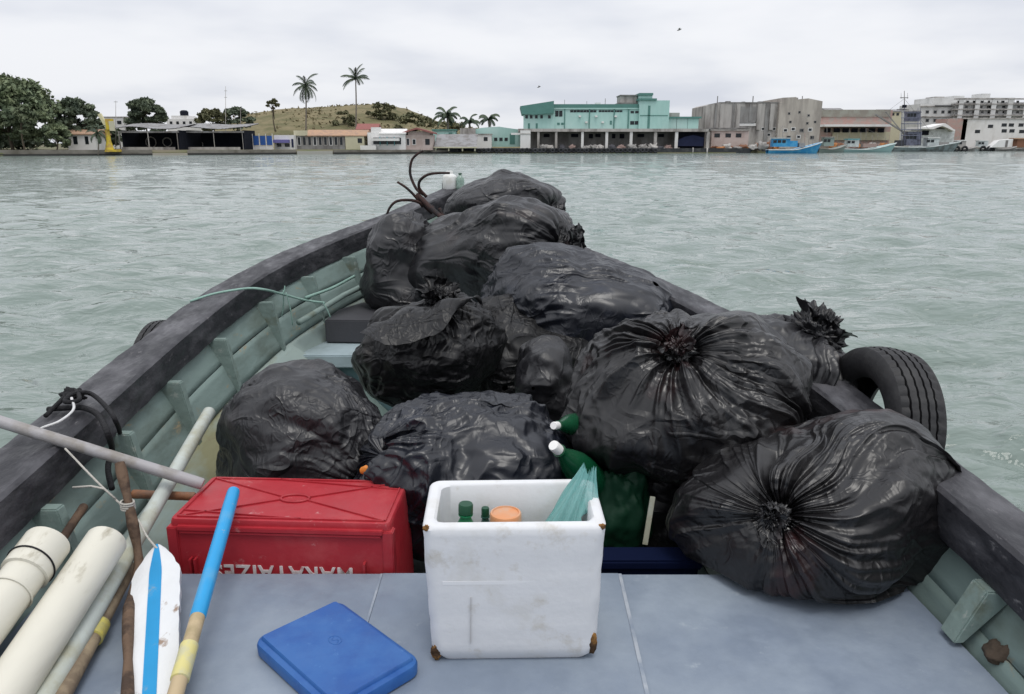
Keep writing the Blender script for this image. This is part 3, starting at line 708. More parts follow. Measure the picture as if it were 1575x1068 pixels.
for px, py in ((1212, 173), (1228, 171), (1242, 176), (1214, 186), (1240, 188), (1252, 186)): win(gb_, GY - 1.2, px, px + 3.4, py, py + 3.6, frame=M_greyd)
an = thing_block('low_annex', 'low whitish annex with three dark square windows at the quay', 'annex', 1094, 1150, 228, 178)
block('wall', M_pink, an, 178, 1095, 1150, 201, 230, 4, zb=.8); block('roof', M_greyw, an, 178, 1093, 1152, 199.4, 201.2, 4.6, dy=-.3)
for px in (1099, 1116, 1132): win(an, 178, px, px + 8, 205.5, 211.5)
for px, a, b in ((1100, 160, 197), (1127, 160, 199), (1153, 160, 187), (1178, 160, 220)): block('drainpipe', M_greyd, gb_, GY, px, px + .9, a, b, .18, dy=-.2)
for px, py in ((1171, 196), (1180, 205), (1188, 196), (1174, 214)): win(gb_, GY, px, px + 5, py, py + 5, frame=M_white)
for px, py in ((1205, 198), (1217, 196), (1230, 198), (1243, 197), (1210, 209), (1225, 208), (1246, 209)): win(gb_, GY - 1.2, px, px + 6, py, py + 5.5, frame=M_white if px % 2 else M_greyd)
for px, w_, h__ in ((1125, 6, 3.2), (1150, 4, 2.4), (1176, 7, 2.8), (1232, 5, 2.6)): block('roof_tank', M_greyd if px % 2 else M_corr, gb_, GY, px, px + w_, 157.5 - h__ - (6 if px > 1200 else 0), 158.4 - (5 if px > 1200 else 0), 1.6, dy=4)
for px in (1112, 1168, 1246): block('aerial', M_greyd, gb_, GY, px, px + .5, 146, 158.4 if px < 1200 else 154, .08, dy=5)
for px, py in ((890, 178), (915, 178), (945, 178), (900, 187), (925, 187)): block('air_conditioner', M_white, tb, TY, px, px + 3.5, py, py + 2.6, .5, dy=-.5)
for px in (868, 906, 944, 966): block('drainpipe', M_turqd, tb, TY, px, px + .8, 168.2, 198.4, .15, dy=-.16)
for px, h__ in ((870, 4), (905, 3), (934, 5)): block('aerial', M_greyd, tb, TY, px, px + .5, 160 - h__ * 2, 160.4, .08, dy=4)
block('roof_tank', M_white, tb, TY, 918, 926, 157, 160.4, 1.4, dy=3)
# ---- red wall and clutter behind the boats
rw = thing_block('red_warehouse', 'long low faded red warehouse with a white roof edge', 'warehouse', 1262, 1365, 225, 222)
block('wall', M_redw, rw, 222, 1262, 1368, 170, 214, 6, zb=.8); block('upper_wall', mat('grey_brown_wall', (.24, .22, .19), .9, col2=(.30, .3, .26), mscale=.5), rw, 222, 1263, 1368, 169, 180, .3, dy=-.3)
block('roof_edge', M_white, rw, 222, 1260, 1362, 192, 195.5, 4, dy=-4); block('lower_wall', M_cream, rw, 222, 1280, 1366, 203, 216, .3, dy=-.5)
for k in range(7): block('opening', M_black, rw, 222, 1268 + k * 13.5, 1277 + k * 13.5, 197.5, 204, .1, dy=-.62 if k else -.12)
for k in range(9): px = 1283 + k * 9.5; heap(GN[[5, 2, 3, 4][k % 4]] + ' heap of crates and nets behind the moored boats', px, 222, 214 + rs.rand() * 3, 11, 9 + 8 * rs.rand(), gm[[5, 2, 3, 4][k % 4]], 90 + k)
# small far houses over the red warehouse
for k, (a, b, t) in enumerate(((1270, 1296, 166), (1298, 1326, 169), (1330, 1352, 172), (1354, 1384, 168))):
    h = thing_block('far_house', ['far pale house over the left end of the red warehouse', 'far low house over the middle of the red warehouse', 'far small house near the trawler boom', 'far cream house behind the trawler mast'][k], 'house', a, b, 200, 262)
    block('wall', [M_greyw, M_white, M_white, M_cream][k], h, 262, a, b, t + 3, 205, 5, zb=1); gable('roof', [M_corr, M_orange, M_corr, M_corr][k], h, 262, a, b, t, t + 3.2, 5)
    for px in np.arange(a + 4, b - 4, 7): win(h, 262, px, px + 3.4, t + 6, t + 10)
# ---- right apartment block
RY = 262.0
M_apt = mat('pale_apartment_render', (.62, .62, .61), .9, .25, col2=(.46, .46, .45), mscale=.35, lo=.42, hi=.68, var=.12, vscale=1.5, stretch=(1, 1, .4))
ap = thing_block('apartment_block', 'large pale many-balconied apartment block behind the boats', 'building', 1415, 1580, 220, RY)
block('left_wall', M_apt, ap, RY, 1416, 1470, 160, 215, 14, zb=1); block('main_wall', M_apt, ap, RY, 1468, 1572, 158, 215, 16, dy=-1, zb=1)
block('upper_storey', M_apt, ap, RY, 1440, 1566, 150, 160.2, 12, dy=2); block('roof_house', M_apt, ap, RY, 1522, 1534, 143, 150.2, 6, dy=4); block('roof_house', M_apt, ap, RY, 1478, 1494, 146.5, 150.2, 6, dy=4); block('roof_house', M_greyw, ap, RY, 1446, 1460, 148, 152, 6, dy=3)
for py in (152, 160, 168, 177): block('balcony_slab', M_greyw, ap, RY, 1462 + (py == 152) * 4, 1574, py, py + 1.6, 2.2, dy=-2.6)
for py in (163, 179): block('string_course', M_greyw, ap, RY, 1415, 1469, py, py + 1.4, .5, dy=-.5)
for i, py in enumerate((154.5, 162.5, 170.5, 180)):
    for k in range(9): win(ap, RY - 1, 1473 + k * 11.2 + (k * 5 + i) % 3, 1477.5 + k * 11.2 + (k + i) % 2 * 1.6, py + .4, py + 4.2, frame=M_greyw)
for k in range(5): block('balcony_post', M_apt, ap, RY, 1470 + k * 25, 1472 + k * 25, 152, 186, .3, dy=-2.5)
block('dark_strip', M_glassd, ap, RY, 1437, 1463, 162.4, 164.2, .3, dy=-.62)
for px in (1424, 1436, 1448, 1458): win(ap, RY, px, px + 4.5, 170, 175, frame=M_greyd); win(ap, RY, px, px + 4.5, 183, 188, frame=M_greyd)
lw = thing_block('low_white_building', 'low white building with dark windows in front of the apartment block', 'building', 1470, 1580, 222, 246)
block('wall', M_white, lw, 246, 1482, 1600, 183, 222, 8, zb=.9); block('roof_slab', M_greyw, lw, 246, 1480, 1602, 181.5, 183.2, 8.6, dy=-.3); block('pink_gable', M_redw, lw, 246, 1458, 1483, 183, 222, 7, zb=.9)
for px, py in ((1520, 192), (1541, 190), (1552, 190), (1541, 199), (1553, 199), (1567, 190), (1568, 200), (1500, 200)): win(lw, 246, px, px + 7, py, py + 5)
wr = thing_block('white_roofed_shed', 'shed with a swooping white roof behind the trawler', 'shed', 1413, 1470, 222, 238)
wallpoly('roof', mat('bright_white_roof', (.75, .74, .73), .7), 236, 7, ((1413, 195.5), (1432, 196), (1444, 192.5), (1454, 190), (1461, 194), (1471, 201), (1470, 202.5), (1458, 197), (1450, 194), (1436, 199), (1413, 198.5)), wr)
block('wall', M_wboat, wr, 238, 1414, 1466, 199, 222, 5, zb=.9); block('opening', M_black, wr, 238, 1418, 1428, 201, 208, .1, dy=-.08)

# ---- moored boats
def hull(parent, m, px0, px1, Y, zdeck, rise0, rise1, beam, band=None):
    x0 = P_(px0, 230, Y).x; x1 = P_(px1, 230, Y).x; L_ = x1 - x0; n = 22; P = np.zeros((n, 7, 3))
    for i in range(n):
        t = i / (n - 1); wv = beam / 2 * (math.sin(math.pi * min(1, .12 + t * .62)) ** .6 if t < .62 else math.sqrt(max(0, 1 - ((t - .62) / .38) ** 2)) * .97 + .01)
        zt = zdeck + rise0 * max(0, .3 - t) / .3 + rise1 * max(0, (t - .45) / .55) ** 1.7
        rake = .10 * L_ * max(0, (t - .7) / .3) ** 1.5
        for j, (sy, f) in enumerate(((-1, 1), (-.85, .45), (-.55, 0), (0, -.12), (.55, 0), (.85, .45), (1, 1))):
            P[i, j] = (x0 + L_ * .92 * t + rake * f, Y + sy * wv, -.35 + (zt + .35) * max(0, f))
    mb = MB(); mb.grid(P); mb.add([tuple(P[i, j]) for i in range(n) for j in (0, 6)], [(2 * i, 2 * i + 1, 2 * i + 3, 2 * i + 2) for i in range(n - 1)])
    mb.v = [(v[0], v[1], v[2]) for v in mb.v]
    h_ = mb.build('hull', m, parent, smooth=True, auto=35)
    if band is not None:
        mb = MB(); mb.tube([(P[i, 0, 0], P[i, 0, 1] - .03, P[i, 0, 2] - .02) for i in range(n)], .11, 5); mb.tube([(P[i, 6, 0], P[i, 6, 1] + .03, P[i, 6, 2] - .02) for i in range(n)], .11, 5); mb.build('rub_rail', band, parent)
    return P
def mast(parent, px, py0, py1, Y, r=.06, m=None, lean=0):
    a = P_(px, py1, Y); b = P_(px + lean, py0, Y); MB().tube([a, b], [r, r * .6], 6).build('mast', m or M_greyd, parent, smooth=True)
def cabin(parent, Y, px0, px1, py0, py1, m, d_=2.0, wins=3, roof=None, name='cabin'):
    c = block(name, m, parent, Y, px0, px1, py0, py1, d_, dy=-d_ / 2); w_ = (px1 - px0) / (wins + .5)
    for k in range(wins): win(parent, Y - d_ / 2, px0 + w_ * (k + .25), px0 + w_ * (k + .95), py0 + (py1 - py0) * .18, py0 + (py1 - py0) * .52)
    if roof: block('cabin_roof', roof, parent, Y, px0 - 1, px1 + 1.5, py0 - 1.4, py0 - .05, d_ + .5, dy=-d_ / 2 - .25)
b1 = thing_block('fishing_vessel', 'bright blue wooden fishing boat moored before the grey block', 'boat', 1180, 1260, 232, 168); b1.location.z = 0
hull(b1, M_bblue, 1180, 1262, 167, .75, .0, 1.6, 3.4, M_wboat); cabin(b1, 167, 1188, 1212, 213.5, 226, M_bblue, 2.2, 3, M_wboat); block('cabin_front', M_bblue, b1, 167, 1212, 1224, 217, 226, 1.8, dy=-.9)
mast(b1, 1204, 193, 214, 167); mast(b1, 1226, 200, 227, 167); mast(b1, 1238, 205, 226, 167, .04, M_redroof); block('gear_box', gm[0], b1, 167, 1228, 1236, 220, 227, 1.2, dy=-.6)
for px_, a_, b_ in ((1186, 205, 226), (1196, 199, 214), (1232, 198, 226), (1244, 203, 225), (1250, 207, 224)): mast(b1, px_, a_, b_, 167, .035)
MB().bar(P_(1204, 194, 167), P_(1258, 219, 167), .03, .03).build('stay', M_greyd, b1); MB().bar(P_(1204, 194, 167), P_(1183, 222, 167), .03, .03).build('stay', M_greyd, b1)
b2 = thing_block('fishing_vessel', 'pale teal fishing boat with a long white rail moored before the red warehouse', 'boat', 1264, 1374, 232, 190); b2.location.z = 0
hull(b2, mat('pale_teal_hull', (.30, .46, .46), .6, var=.1), 1296, 1376, 190, .7, .1, 1.5, 3.6, M_wboat); cabin(b2, 190, 1302, 1318, 215, 226, M_wboat, 2, 2, M_teal); mast(b2, 1324, 203, 226, 190); mast(b2, 1342, 208, 226, 190, .05); block('net_box', gm[4], b2, 190, 1326, 1346, 221, 227, 1.5, dy=-.7)
for px_, a_, b_ in ((1306, 200, 215), (1332, 198, 226), (1350, 205, 225), (1362, 208, 223)): mast(b2, px_, a_, b_, 190, .04)
MB().bar(P_(1332, 198, 190), P_(1374, 219, 190), .03, .03).build('stay', M_greyd, b2)
b3 = thing_block('fishing_vessel', 'grey-green cluttered fishing boat between the bright blue and teal boats', 'boat', 1262, 1300, 232, 186); b3.location.z = 0
hull(b3, mat('grey_green_hull', (.20, .25, .23), .7, var=.15), 1258, 1300, 184, .8, .2, 1.0, 3.2, M_greyw); cabin(b3, 184, 1266, 1280, 212, 225, mat('grey_green_cabin', (.24, .30, .28), .7, var=.15), 1.8, 2, M_greyw); mast(b3, 1272, 196, 212, 184); mast(b3, 1288, 206, 226, 184, .05)
b4 = thing_block('trawler', 'large grey trawler with a navy wheelhouse tower, tall mast and slanting boom', 'boat', 1370, 1472, 232, 212); b4.location.z = 0
hull(b4, mat('trawler_hull', (.24, .29, .30), .65, col2=(.14, .15, .15), mscale=.8, var=.12), 1366, 1474, 212, 1.1, .1, 1.5, 5.0, M_wboat)
M_tow = mat('navy_grey_steel', (.17, .18, .24), .65, col2=(.10, .10, .14), mscale=1.2, var=.25, vscale=2)
for px0, px1, t, bt_ in ((1393, 1412, 203, 224), (1395, 1411, 172, 187)): cabin(b4, 212, px0, px1, t, bt_, M_tow, 2.4, 3, M_greyw)
for px in (1387, 1391, 1412, 1416): mast(b4, px, 166, 224, 210.2, .09, M_tow)
for py in (172, 181, 190, 199, 208): block('gantry_beam', M_tow, b4, 210.2, 1386, 1417, py, py + 1.2, .2, dy=-.2)
mast(b4, 1391, 140, 170, 212, .13, M_greyd); mast(b4, 1386, 143, 152, 212, .05); mast(b4, 1396, 143, 152, 212, .05)
block('cross_tree', M_greyd, b4, 212, 1385, 1397, 150, 151.2, .2); block('cross_tree', M_greyd, b4, 212, 1380, 1398, 168, 170, .3); block('radar', M_black, b4, 212, 1388.5, 1393.5, 161.5, 166, .6, dy=-.3)
a = P_(1346, 176, 211); b = P_(1392, 205, 211); MB().bar(a, b, .35, .35).build('boom', M_greyd, b4); a = P_(1362, 172, 211); b = P_(1396, 214, 211); MB().bar(a, b, .22, .22).build('boom', M_greyd, b4)
MB().bar(P_(1391, 152, 211.8), P_(1354, 180, 211.2), .05, .05).build('stay', M_greyd, b4); MB().bar(P_(1391, 152, 211.8), P_(1440, 214, 211.6), .05, .05).build('stay', M_greyd, b4)
cabin(b4, 212, 1424, 1440, 213, 225, M_wboat, 2.5, 2, M_white); block('winch', gm[1], b4, 212, 1378, 1388, 216, 225, 1.5, dy=-.7); block('net_box', gm[0], b4, 212, 1442, 1456, 219, 226, 2, dy=-1)
lb = ['low grey workboat with dark hull beside the trawler bow', 'small white launch with a slanted white cover before the low white building', 'dark low barge at the far end of the boats', 'white skiff with a pale awning under the low white building']
for k, (a, b, Y, m_) in enumerate(((1462, 1502, 216, M_greyd), (1528, 1562, 222, M_white), (1556, 1620, 226, M_greyd), (1496, 1532, 224, M_wboat))):
    s = thing_block('workboat', lb[k], 'boat', a, b, 231, Y, 'small boats moored by the apartment block'); s.location.z = 0
    hull(s, m_ if k != 1 else M_greyd, a, b, Y, .6, .1, .7, 2.8, M_greyw)
    if k in (0, 3): cabin(s, Y, a + 8, a + 20, 217, 227, m_ if k else M_greyw, 1.8, 2, M_white)
    if k == 1: wallpoly('cover', M_white, Y - 1.2, 2.4, ((1530, 227), (1541, 216), (1562, 214), (1556, 227)), s); block('cover_stripe', M_greyd, s, Y, 1543, 1545, 216, 226.5, .1, dy=-1.28)
    if k == 2: block('deck_house', gm[2], s, Y, 1562, 1590, 214, 227, 2, dy=-1); block('deck_roof', M_orange, s, Y, 1556, 1592, 212.5, 214.2, 2.6, dy=-1.3)
for k, px in enumerate((1472, 1484, 1512, 1522)):
    p = P_(px, 228, 213); o = proto.copy(); COL.objects.link(o); o.location = (p.x, 222 if px > 1500 else 214, .55); o.scale = (1.8, 1.5, 1.8); o.location.x *= o.location.y / 213
    tag(o, 'big tyre fender hung on the dark quay between the workboats', 'tyre', 'big tyre fenders between the workboats')
# far low vegetation and skyline behind everything
tree('far bushy trees behind the hill foot and royal palms', 640, 720, 190, 206, 250, 401, M_leafo, nclump=30, per=50, crown_lo=.05, leaf=.5, name='bush', cat='bush', trunk=False)
# ---- birds
def bird(label, px, py, Y, s):
    c = P_(px, py, Y); e = empty('seabird', c, label, 'bird'); mb = MB()
    n = 9; 
    mb.lathe([(.02 * s, -.5 * s), (.10 * s, -.3 * s), (.13 * s, 0), (.10 * s, .25 * s), (.06 * s, .38 * s), (.01 * s, .5 * s)], 8, Matrix.Translation(c) @ Matrix.Rotation(math.radians(70), 4, 'Y')); mb.build('body', M_greyd, e, smooth=True)
    for sd_ in (-1, 1):
        w = MB(); w.add([c + Vector(v) * s for v in ((-.12, 0, 0), (.14, 0, 0), (.10, sd_ * .35, .28), (-.14, sd_ * .35, .28), (-.02, sd_ * .95, .22), (-.14, sd_ * .9, .2))], [(0, 1, 2, 3), (3, 2, 4, 5)]); w.build('wing', M_greyd, e)
bird('lone seabird flying high over the turquoise building', 1045, 46, 120, .75)
bird('seabird gliding just above the hooded end of the turquoise building', 829, 134, 140, .7)
# ================================================================== THE BOAT
def smooth_curve(pts):
    p = np.array(pts); yy = np.linspace(p[0, 1], p[-1, 1], 400); xx = np.interp(yy, p[:, 1], p[:, 0])
    k = np.hanning(61); k /= k.sum()
    pad = np.concatenate([2 * xx[0] - xx[30:0:-1], xx, 2 * xx[-1] - xx[-2:-32:-1]])
    return yy, np.convolve(pad, k, 'valid')
_L = smooth_curve([(-1.30, -2.6), (-1.38, -1), (-1.42, .5), (-1.46, 1.5), (-1.50, 2.3), (-1.525, 3.0), (-1.50, 3.6), (-1.42, 4.1), (-1.27, 4.55), (-1.07, 4.95), (-.84, 5.4), (-.66, 5.85), (-.49, 6.25)])
_R = smooth_curve([(1.12, -2.6), (1.2, -1), (1.26, .5), (1.28, 1.5), (1.25, 2.0), (1.19, 2.6), (1.06, 3.2), (.87, 3.65), (.66, 4.1), (.38, 4.6), (.10, 5.1), (-.14, 5.55), (-.35, 6.0), (-.45, 6.25)])
def xL(y): return np.interp(y, *_L)
def xR(y): return np.interp(y, *_R)
def sheer(y): return 1.0 + 0.55 * np.maximum(0, (np.asarray(y, float) - 1.0) / 5.0) ** 1.5
def slope_w(fn, y, wd):
    s = (fn(y + .03) - fn(y - .03)) / .06
    return wd * np.sqrt(1 + s * s)
YB0, YB1 = -2.5, 6.2
M_tar = mat('tarred_wood', (0.024, 0.024, 0.029), 0.55, 0.55, col2=(0.095, 0.094, 0.104), mscale=8, lo=0.46, hi=0.70, var=0.4, vscale=30, bump=0.9, bscale=26, stretch=(1, .45, 1), rvar=.18, spots=((.19, .185, .19), 30, .62, .74))
M_hullg = mat('green_grey_paint', (0.185, 0.25, 0.235), 0.62, 0.35, col2=(0.095, 0.12, 0.10), mscale=5, lo=0.5, hi=0.74, var=0.22, vscale=7, bump=0.5, bscale=20, stretch=(1, .4, 1), spots=((.27, .23, .15), 15, .61, .69))
M_hullp = mat('pale_worn_paint', (0.27, 0.335, 0.315), 0.6, 0.35, col2=(0.22, 0.215, 0.12), mscale=3.2, lo=0.46, hi=0.64, var=0.2, vscale=7, bump=0.5, bscale=18, stretch=(1, .4, 1), spots=((.20, .16, .10), 17, .60, .68))
M_rib = mat('rib_paint', (0.20, 0.265, 0.245), 0.65, 0.35, col2=(0.14, 0.16, 0.12), mscale=9, lo=0.54, hi=0.7, var=0.2, bump=0.4, bscale=30, spots=((.33, .37, .34), 24, .58, .68))
M_ply = mat('grey_blue_deck_paint', (0.175, 0.213, 0.272), 0.48, 0.45, col2=(0.27, 0.315, 0.37), mscale=2.6, lo=0.40, hi=0.70, var=0.10, vscale=18, bump=0.18, bscale=24, rvar=0.16, spots=((.33, .37, .41), 13, .63, .82), detail=8.0)
M_fore = mat('foredeck_paint', (0.34, 0.42, 0.45), 0.55, 0.4, col2=(0.24, 0.30, 0.31), mscale=3, lo=0.5, hi=0.7, bump=0.15, bscale=20)
M_out = mat('outer_hull_paint', (0.10, 0.16, 0.17), 0.6, 0.4, col2=(0.05, 0.06, 0.06), mscale=2, bump=0.2)
M_floor = mat('bilge_boards', (0.12, 0.15, 0.15), 0.7, 0.3, col2=(0.05, 0.055, 0.05), mscale=4, bump=0.3)

boat = empty('fishing_boat', (-0.15, 1.5, 0.2), 'open wooden fishing boat with black gunwale and green-grey inside, loaded with rubbish', 'boat')
def gunwale(fn, side, wd):
    ys = np.linspace(YB0, YB1, 330)
    sec = []   # rounded box: (inward offset 0..1, drop 0..1)
    for i in range(40):
        a = 2 * math.pi * i / 40 + .078
        c, s_ = math.cos(a), math.sin(a); k = (abs(c) ** 22 + abs(s_) ** 22) ** (-1 / 22)
        sec.append((0.5 + .5 * c * k, .5 - .5 * s_ * k))
    P = np.zeros((len(ys), len(sec), 3)); zt = sheer(ys); ww = slope_w(fn, ys, wd) * np.interp(ys, [3.2, 5.2], [1, .74])
    for j, (o_, d) in enumerate(sec):
        P[:, j, 0] = fn(ys) - side * o_ * ww; P[:, j, 1] = ys
        P[:, j, 2] = zt - d * 0.13 + 0.018 * (o_ < .5) * (1 - d) * 0
    q = P.reshape(-1, 3)
    n = 0.006 * perlin(q * (3, 1.3, 3), 1) + 0.0035 * perlin(q * (12, 5, 12), 2) + 0.003 * perlin(q * (34, 14, 34), 3)
    cen = np.repeat(P.mean(1)[:, None, :], len(sec), 1).reshape(-1, 3); dv = q - cen; dv[:, 1] = 0
    dv /= np.linalg.norm(dv, axis=1)[:, None]
    q = q + dv * n[:, None]
    o = np_mesh('gunwale', q, grid_faces(len(ys), len(sec), wrap=True), M_tar, boat)
    o.data.set_sharp_from_angle(angle=math.radians(38))
    return o
gunwale(xL, -1, .178)
gunwale(xR, 1, .15)
def strip(fn, side, wd, prof0, prof1, y0, y1, name, m, thick=.02, n=70, waves=0.004, sd=1.0):
    """a plank that runs along the hull; prof = (inward offset fn, height fn)"""
    ys = np.linspace(y0, y1, n); cen = (xL(ys) + xR(ys)) / 2
    rows = []
    for (o_, zf) in (prof0, prof1):
        off = o_(ys) * np.sqrt(1 + ((fn(ys + .03) - fn(ys - .03)) / .06) ** 2)
        x = fn(ys) - side * off
        x = np.where(side * (x - cen) < .01, cen + side * .01, x)
        rows.append(np.stack([x, ys, zf(ys)], 1))
    a, b = rows
    k = np.linspace(0, 1, 6)[:, None, None]; P = a[None] * (1 - k) + b[None] * k
    q = P.reshape(-1, 3); q = q + waves * np.stack([perlin(q * 2.4, sd), 0 * q[:, 0], perlin(q * 2.4, sd + 5)], 1); P = q.reshape(P.shape)
    d = (b - a); t = np.array([0, 1, 0]); nn = np.cross(d, t); nn /= np.linalg.norm(nn, axis=1)[:, None]
    sgn = np.sign((nn[:, 0] * side).mean()) or 1
    Q = P + (nn * sgn * thick)[None]
    # closed loop section
    LOOP = np.concatenate([P, Q[::-1]], 0).transpose(1, 0, 2)
    npt = LOOP.shape[1]
    V = LOOP.reshape(-1, 3); F = grid_faces(len(ys), npt, wrap=True)
    return np_mesh(name, V, F, m, boat, smooth=False)
def C(v): return lambda y: np.full_like(np.asarray(y, float), v)
for fn, side, wd in ((xL, -1, .19), (xR, 1, .15)):
    up = lambda d: (lambda y: sheer(y) - d)
    zl = lambda y: np.maximum(0.58, sheer(y) - .52) * 1.0
    strip(fn, side, wd, (C(wd - .05), up(.12)), (C(wd + .01), up(.235)), YB0, 6.05, 'strake', M_hullg, sd=1)
    strip(fn, side, wd, (C(wd + .012), up(.238)), (C(wd + .07), up(.36)), YB0, 6.0, 'strake', M_hullg, sd=2)
    strip(fn, side, wd, (C(wd + .066), up(.364)), (C(wd + .22), lambda y: sheer(y) - .47), YB0, 3.93, 'strake', M_hullp, sd=3)
    strip(fn, side, wd, (C(wd + .223), lambda y: sheer(y) - .473), (C(wd + .40), lambda y: sheer(y) - .575), YB0, 3.93, 'strake', M_hullp, sd=4)
    strip(fn, side, wd, (C(wd + .404), lambda y: sheer(y) - .578), (C(wd + .66), C(.40)), YB0, 3.93, 'strake', M_hullg, sd=5)
    strip(fn, side, wd, (C(wd + .066), up(.364)), (C(wd + .13), C(.80)), 3.935, 5.7, 'strake', M_hullp, sd=6)
# outer hull skin
ys = np.linspace(YB0, 6.22, 90); V = []
for fn, side in ((xL, -1), (xR, 1)):
    cen = (xL(ys) + xR(ys)) / 2
    P = np.zeros((len(ys), 5, 3))
    for j, (o_, zz) in enumerate(((.015, None), (.05, .75), (.14, .35), (.40, -.05), (9, -.35))):
        x = fn(ys) - side * o_; x = np.where(side * (x - cen) < 0, cen, x)
        P[:, j] = np.stack([x, ys, (sheer(ys) - .10) if zz is None else np.full_like(ys, zz) + .12 * np.maximum(0, (ys - 4.5) / 1.7)], 1)
    V.append(P)
mb = MB(); mb.grid(V[0]); mb.grid(V[1]); mb.build('hull_shell', M_out, boat, smooth=True)
# stem post
mb = MB(); xs = float((xL(6.2) + xR(6.2)) / 2)
mb.tube([(xs, 6.18, -.2), (xs - .01, 6.27, .7), (xs - .02, 6.32, 1.60)], [.07, .07, .075], 8); mb.build('stem_post', M_tar, boat, smooth=True, auto=40)
# ribs
def rib(fn, side, wd, y, yaw=0.0, wr=.040, dp=.062, d0=.12, d1=.40):
    x0 = float(fn(y)) - side * (wd - .06); x1 = float(fn(y)) - side * (wd + .055); zt = float(sheer(y))
    mb = MB(); a = Vector((x0, y, zt - d0)); b = Vector((x1, y, zt - d1))
    # tapered timber standing proud of the planking
    wv = Vector((0, wr / 2, 0)); iv = Vector((-side, 0, 0))
    v = [a - wv, a + wv, a + wv + iv * (dp + .035), a - wv + iv * (dp + .035), b - wv, b + wv, b + wv + iv * dp * .55, b - wv + iv * dp * .55]
    mb.add(v, [(0, 1, 2, 3), (7, 6, 5, 4), (0, 4, 5, 1), (1, 5, 6, 2), (2, 6, 7, 3), (3, 7, 4, 0)])
    mb.build('rib', M_rib, boat, bevel=.004)
for y in (.55, 1.0, 1.45, 1.95, 2.42, 2.86, 3.34, 3.86, 4.30, 4.70, 5.1, 5.5): rib(xL, -1, .19, y)
for y in (.6, 1.1, 2.1, 2.6, 3.1, 3.55, 4.0, 4.5): rib(xR, 1, .15, y)
rib(xR, 1, .15, 1.60, wr=.062, dp=.045, d0=.125, d1=.262)
# floor boards
for i in range(7):
    x0 = -.95 + i * .26
    MB().bbox(x0, x0 + .252, -2.4, 4.2, .36, .39 + .003 * (i % 2)).build('floor_board', M_floor, boat)
# aft platform panels
PZ = 0.75
def panel(xa, xb, y0, y1, nm='platform_panel', z=PZ):
    n = 10; ysn = np.linspace(y0, y1, n); top = []
    A = [(float(xa(y)) if callable(xa) else xa, float(y)) for y in ysn]; B = [(float(xb(y)) if callable(xb) else xb, float(y)) for y in ysn]
    mb = MB(); mb.prism(A + B[::-1], z - .022, z, 'z'); return mb.build(nm, M_ply, boat, bevel=.0025)
lx = lambda y: xL(y) + .19 + .055
rx = lambda y: xR(y) - .15 - .045
panel(lx, -.3615, -2.2, 1.895)
M_seam = mat('pale_seam_filler', (.34, .37, .41), .7, .3, col2=(.21, .25, .31), mscale=9, lo=.40, hi=.58, var=.1)
panel(-.359, lambda y: .296 - .012 * (1.9 - y), -2.2, 1.897, z=PZ + .001)
panel(lambda y: .300 - .012 * (1.9 - y), rx, -2.2, 1.893, z=PZ - .001)
MB().bar((-.3602, -2.1, PZ + .0012), (-.3602, 1.89, PZ + .0012), .006, .003).build('seam_filler', M_seam, boat)
MB().bar((.298 - .012 * 4.0, -2.1, PZ + .0012), (.298, 1.89, PZ + .0012), .009, .003).build('seam_filler', M_seam, boat)
MB().bbox(-1.18, 1.1, 1.80, 1.872, .60, .726).build('platform_beam', M_rib, boat)
for x in (-.9, .0, .85): MB().bbox(x - .035, x + .035, 1.805, 1.865, .39, .60).build('platform_post', M_rib, boat)
# foredeck
ysn = np.linspace(3.92, 5.9, 14); FZ = .82
A = [(float(xL(y)) + .29 * math.sqrt(1 + ((float(xL(y + .03)) - float(xL(y - .03))) / .06) ** 2), float(y)) for y in ysn]
B = [(float(xR(y)) - .25 * math.sqrt(1 + ((float(xR(y + .03)) - float(xR(y - .03))) / .06) ** 2), float(y)) for y in ysn]
k = [i for i in range(len(ysn)) if A[i][0] < B[i][0] - .02]
MB().prism([A[i] for i in k] + [B[i] for i in k][::-1], FZ - .03, FZ, 'z').build('foredeck', M_fore, boat, bevel=.003)
MB().bbox(A[0][0] + .01, B[0][0] - .01, 3.895, 3.935, FZ - .065, FZ + .004).build('foredeck_edge', M_fore, boat, bevel=.006)
MB().bbox(A[0][0] + .02, B[0][0] - .02, 3.945, 3.97, .40, FZ - .032).build('bulkhead', mat('teal_bulkhead', (.13, .22, .235), .6, .35, bump=.15), boat)
# stringer rod under the gunwale, far left
mb = MB(); mb.tube([(float(xL(y)) + .31 + .02 * i, y, float(sheer(y)) - .26) for i, y in enumerate((3.95, 4.4, 4.85, 5.2))], .017, 8)
mb.build('stringer', M_rib, boat, smooth=True)

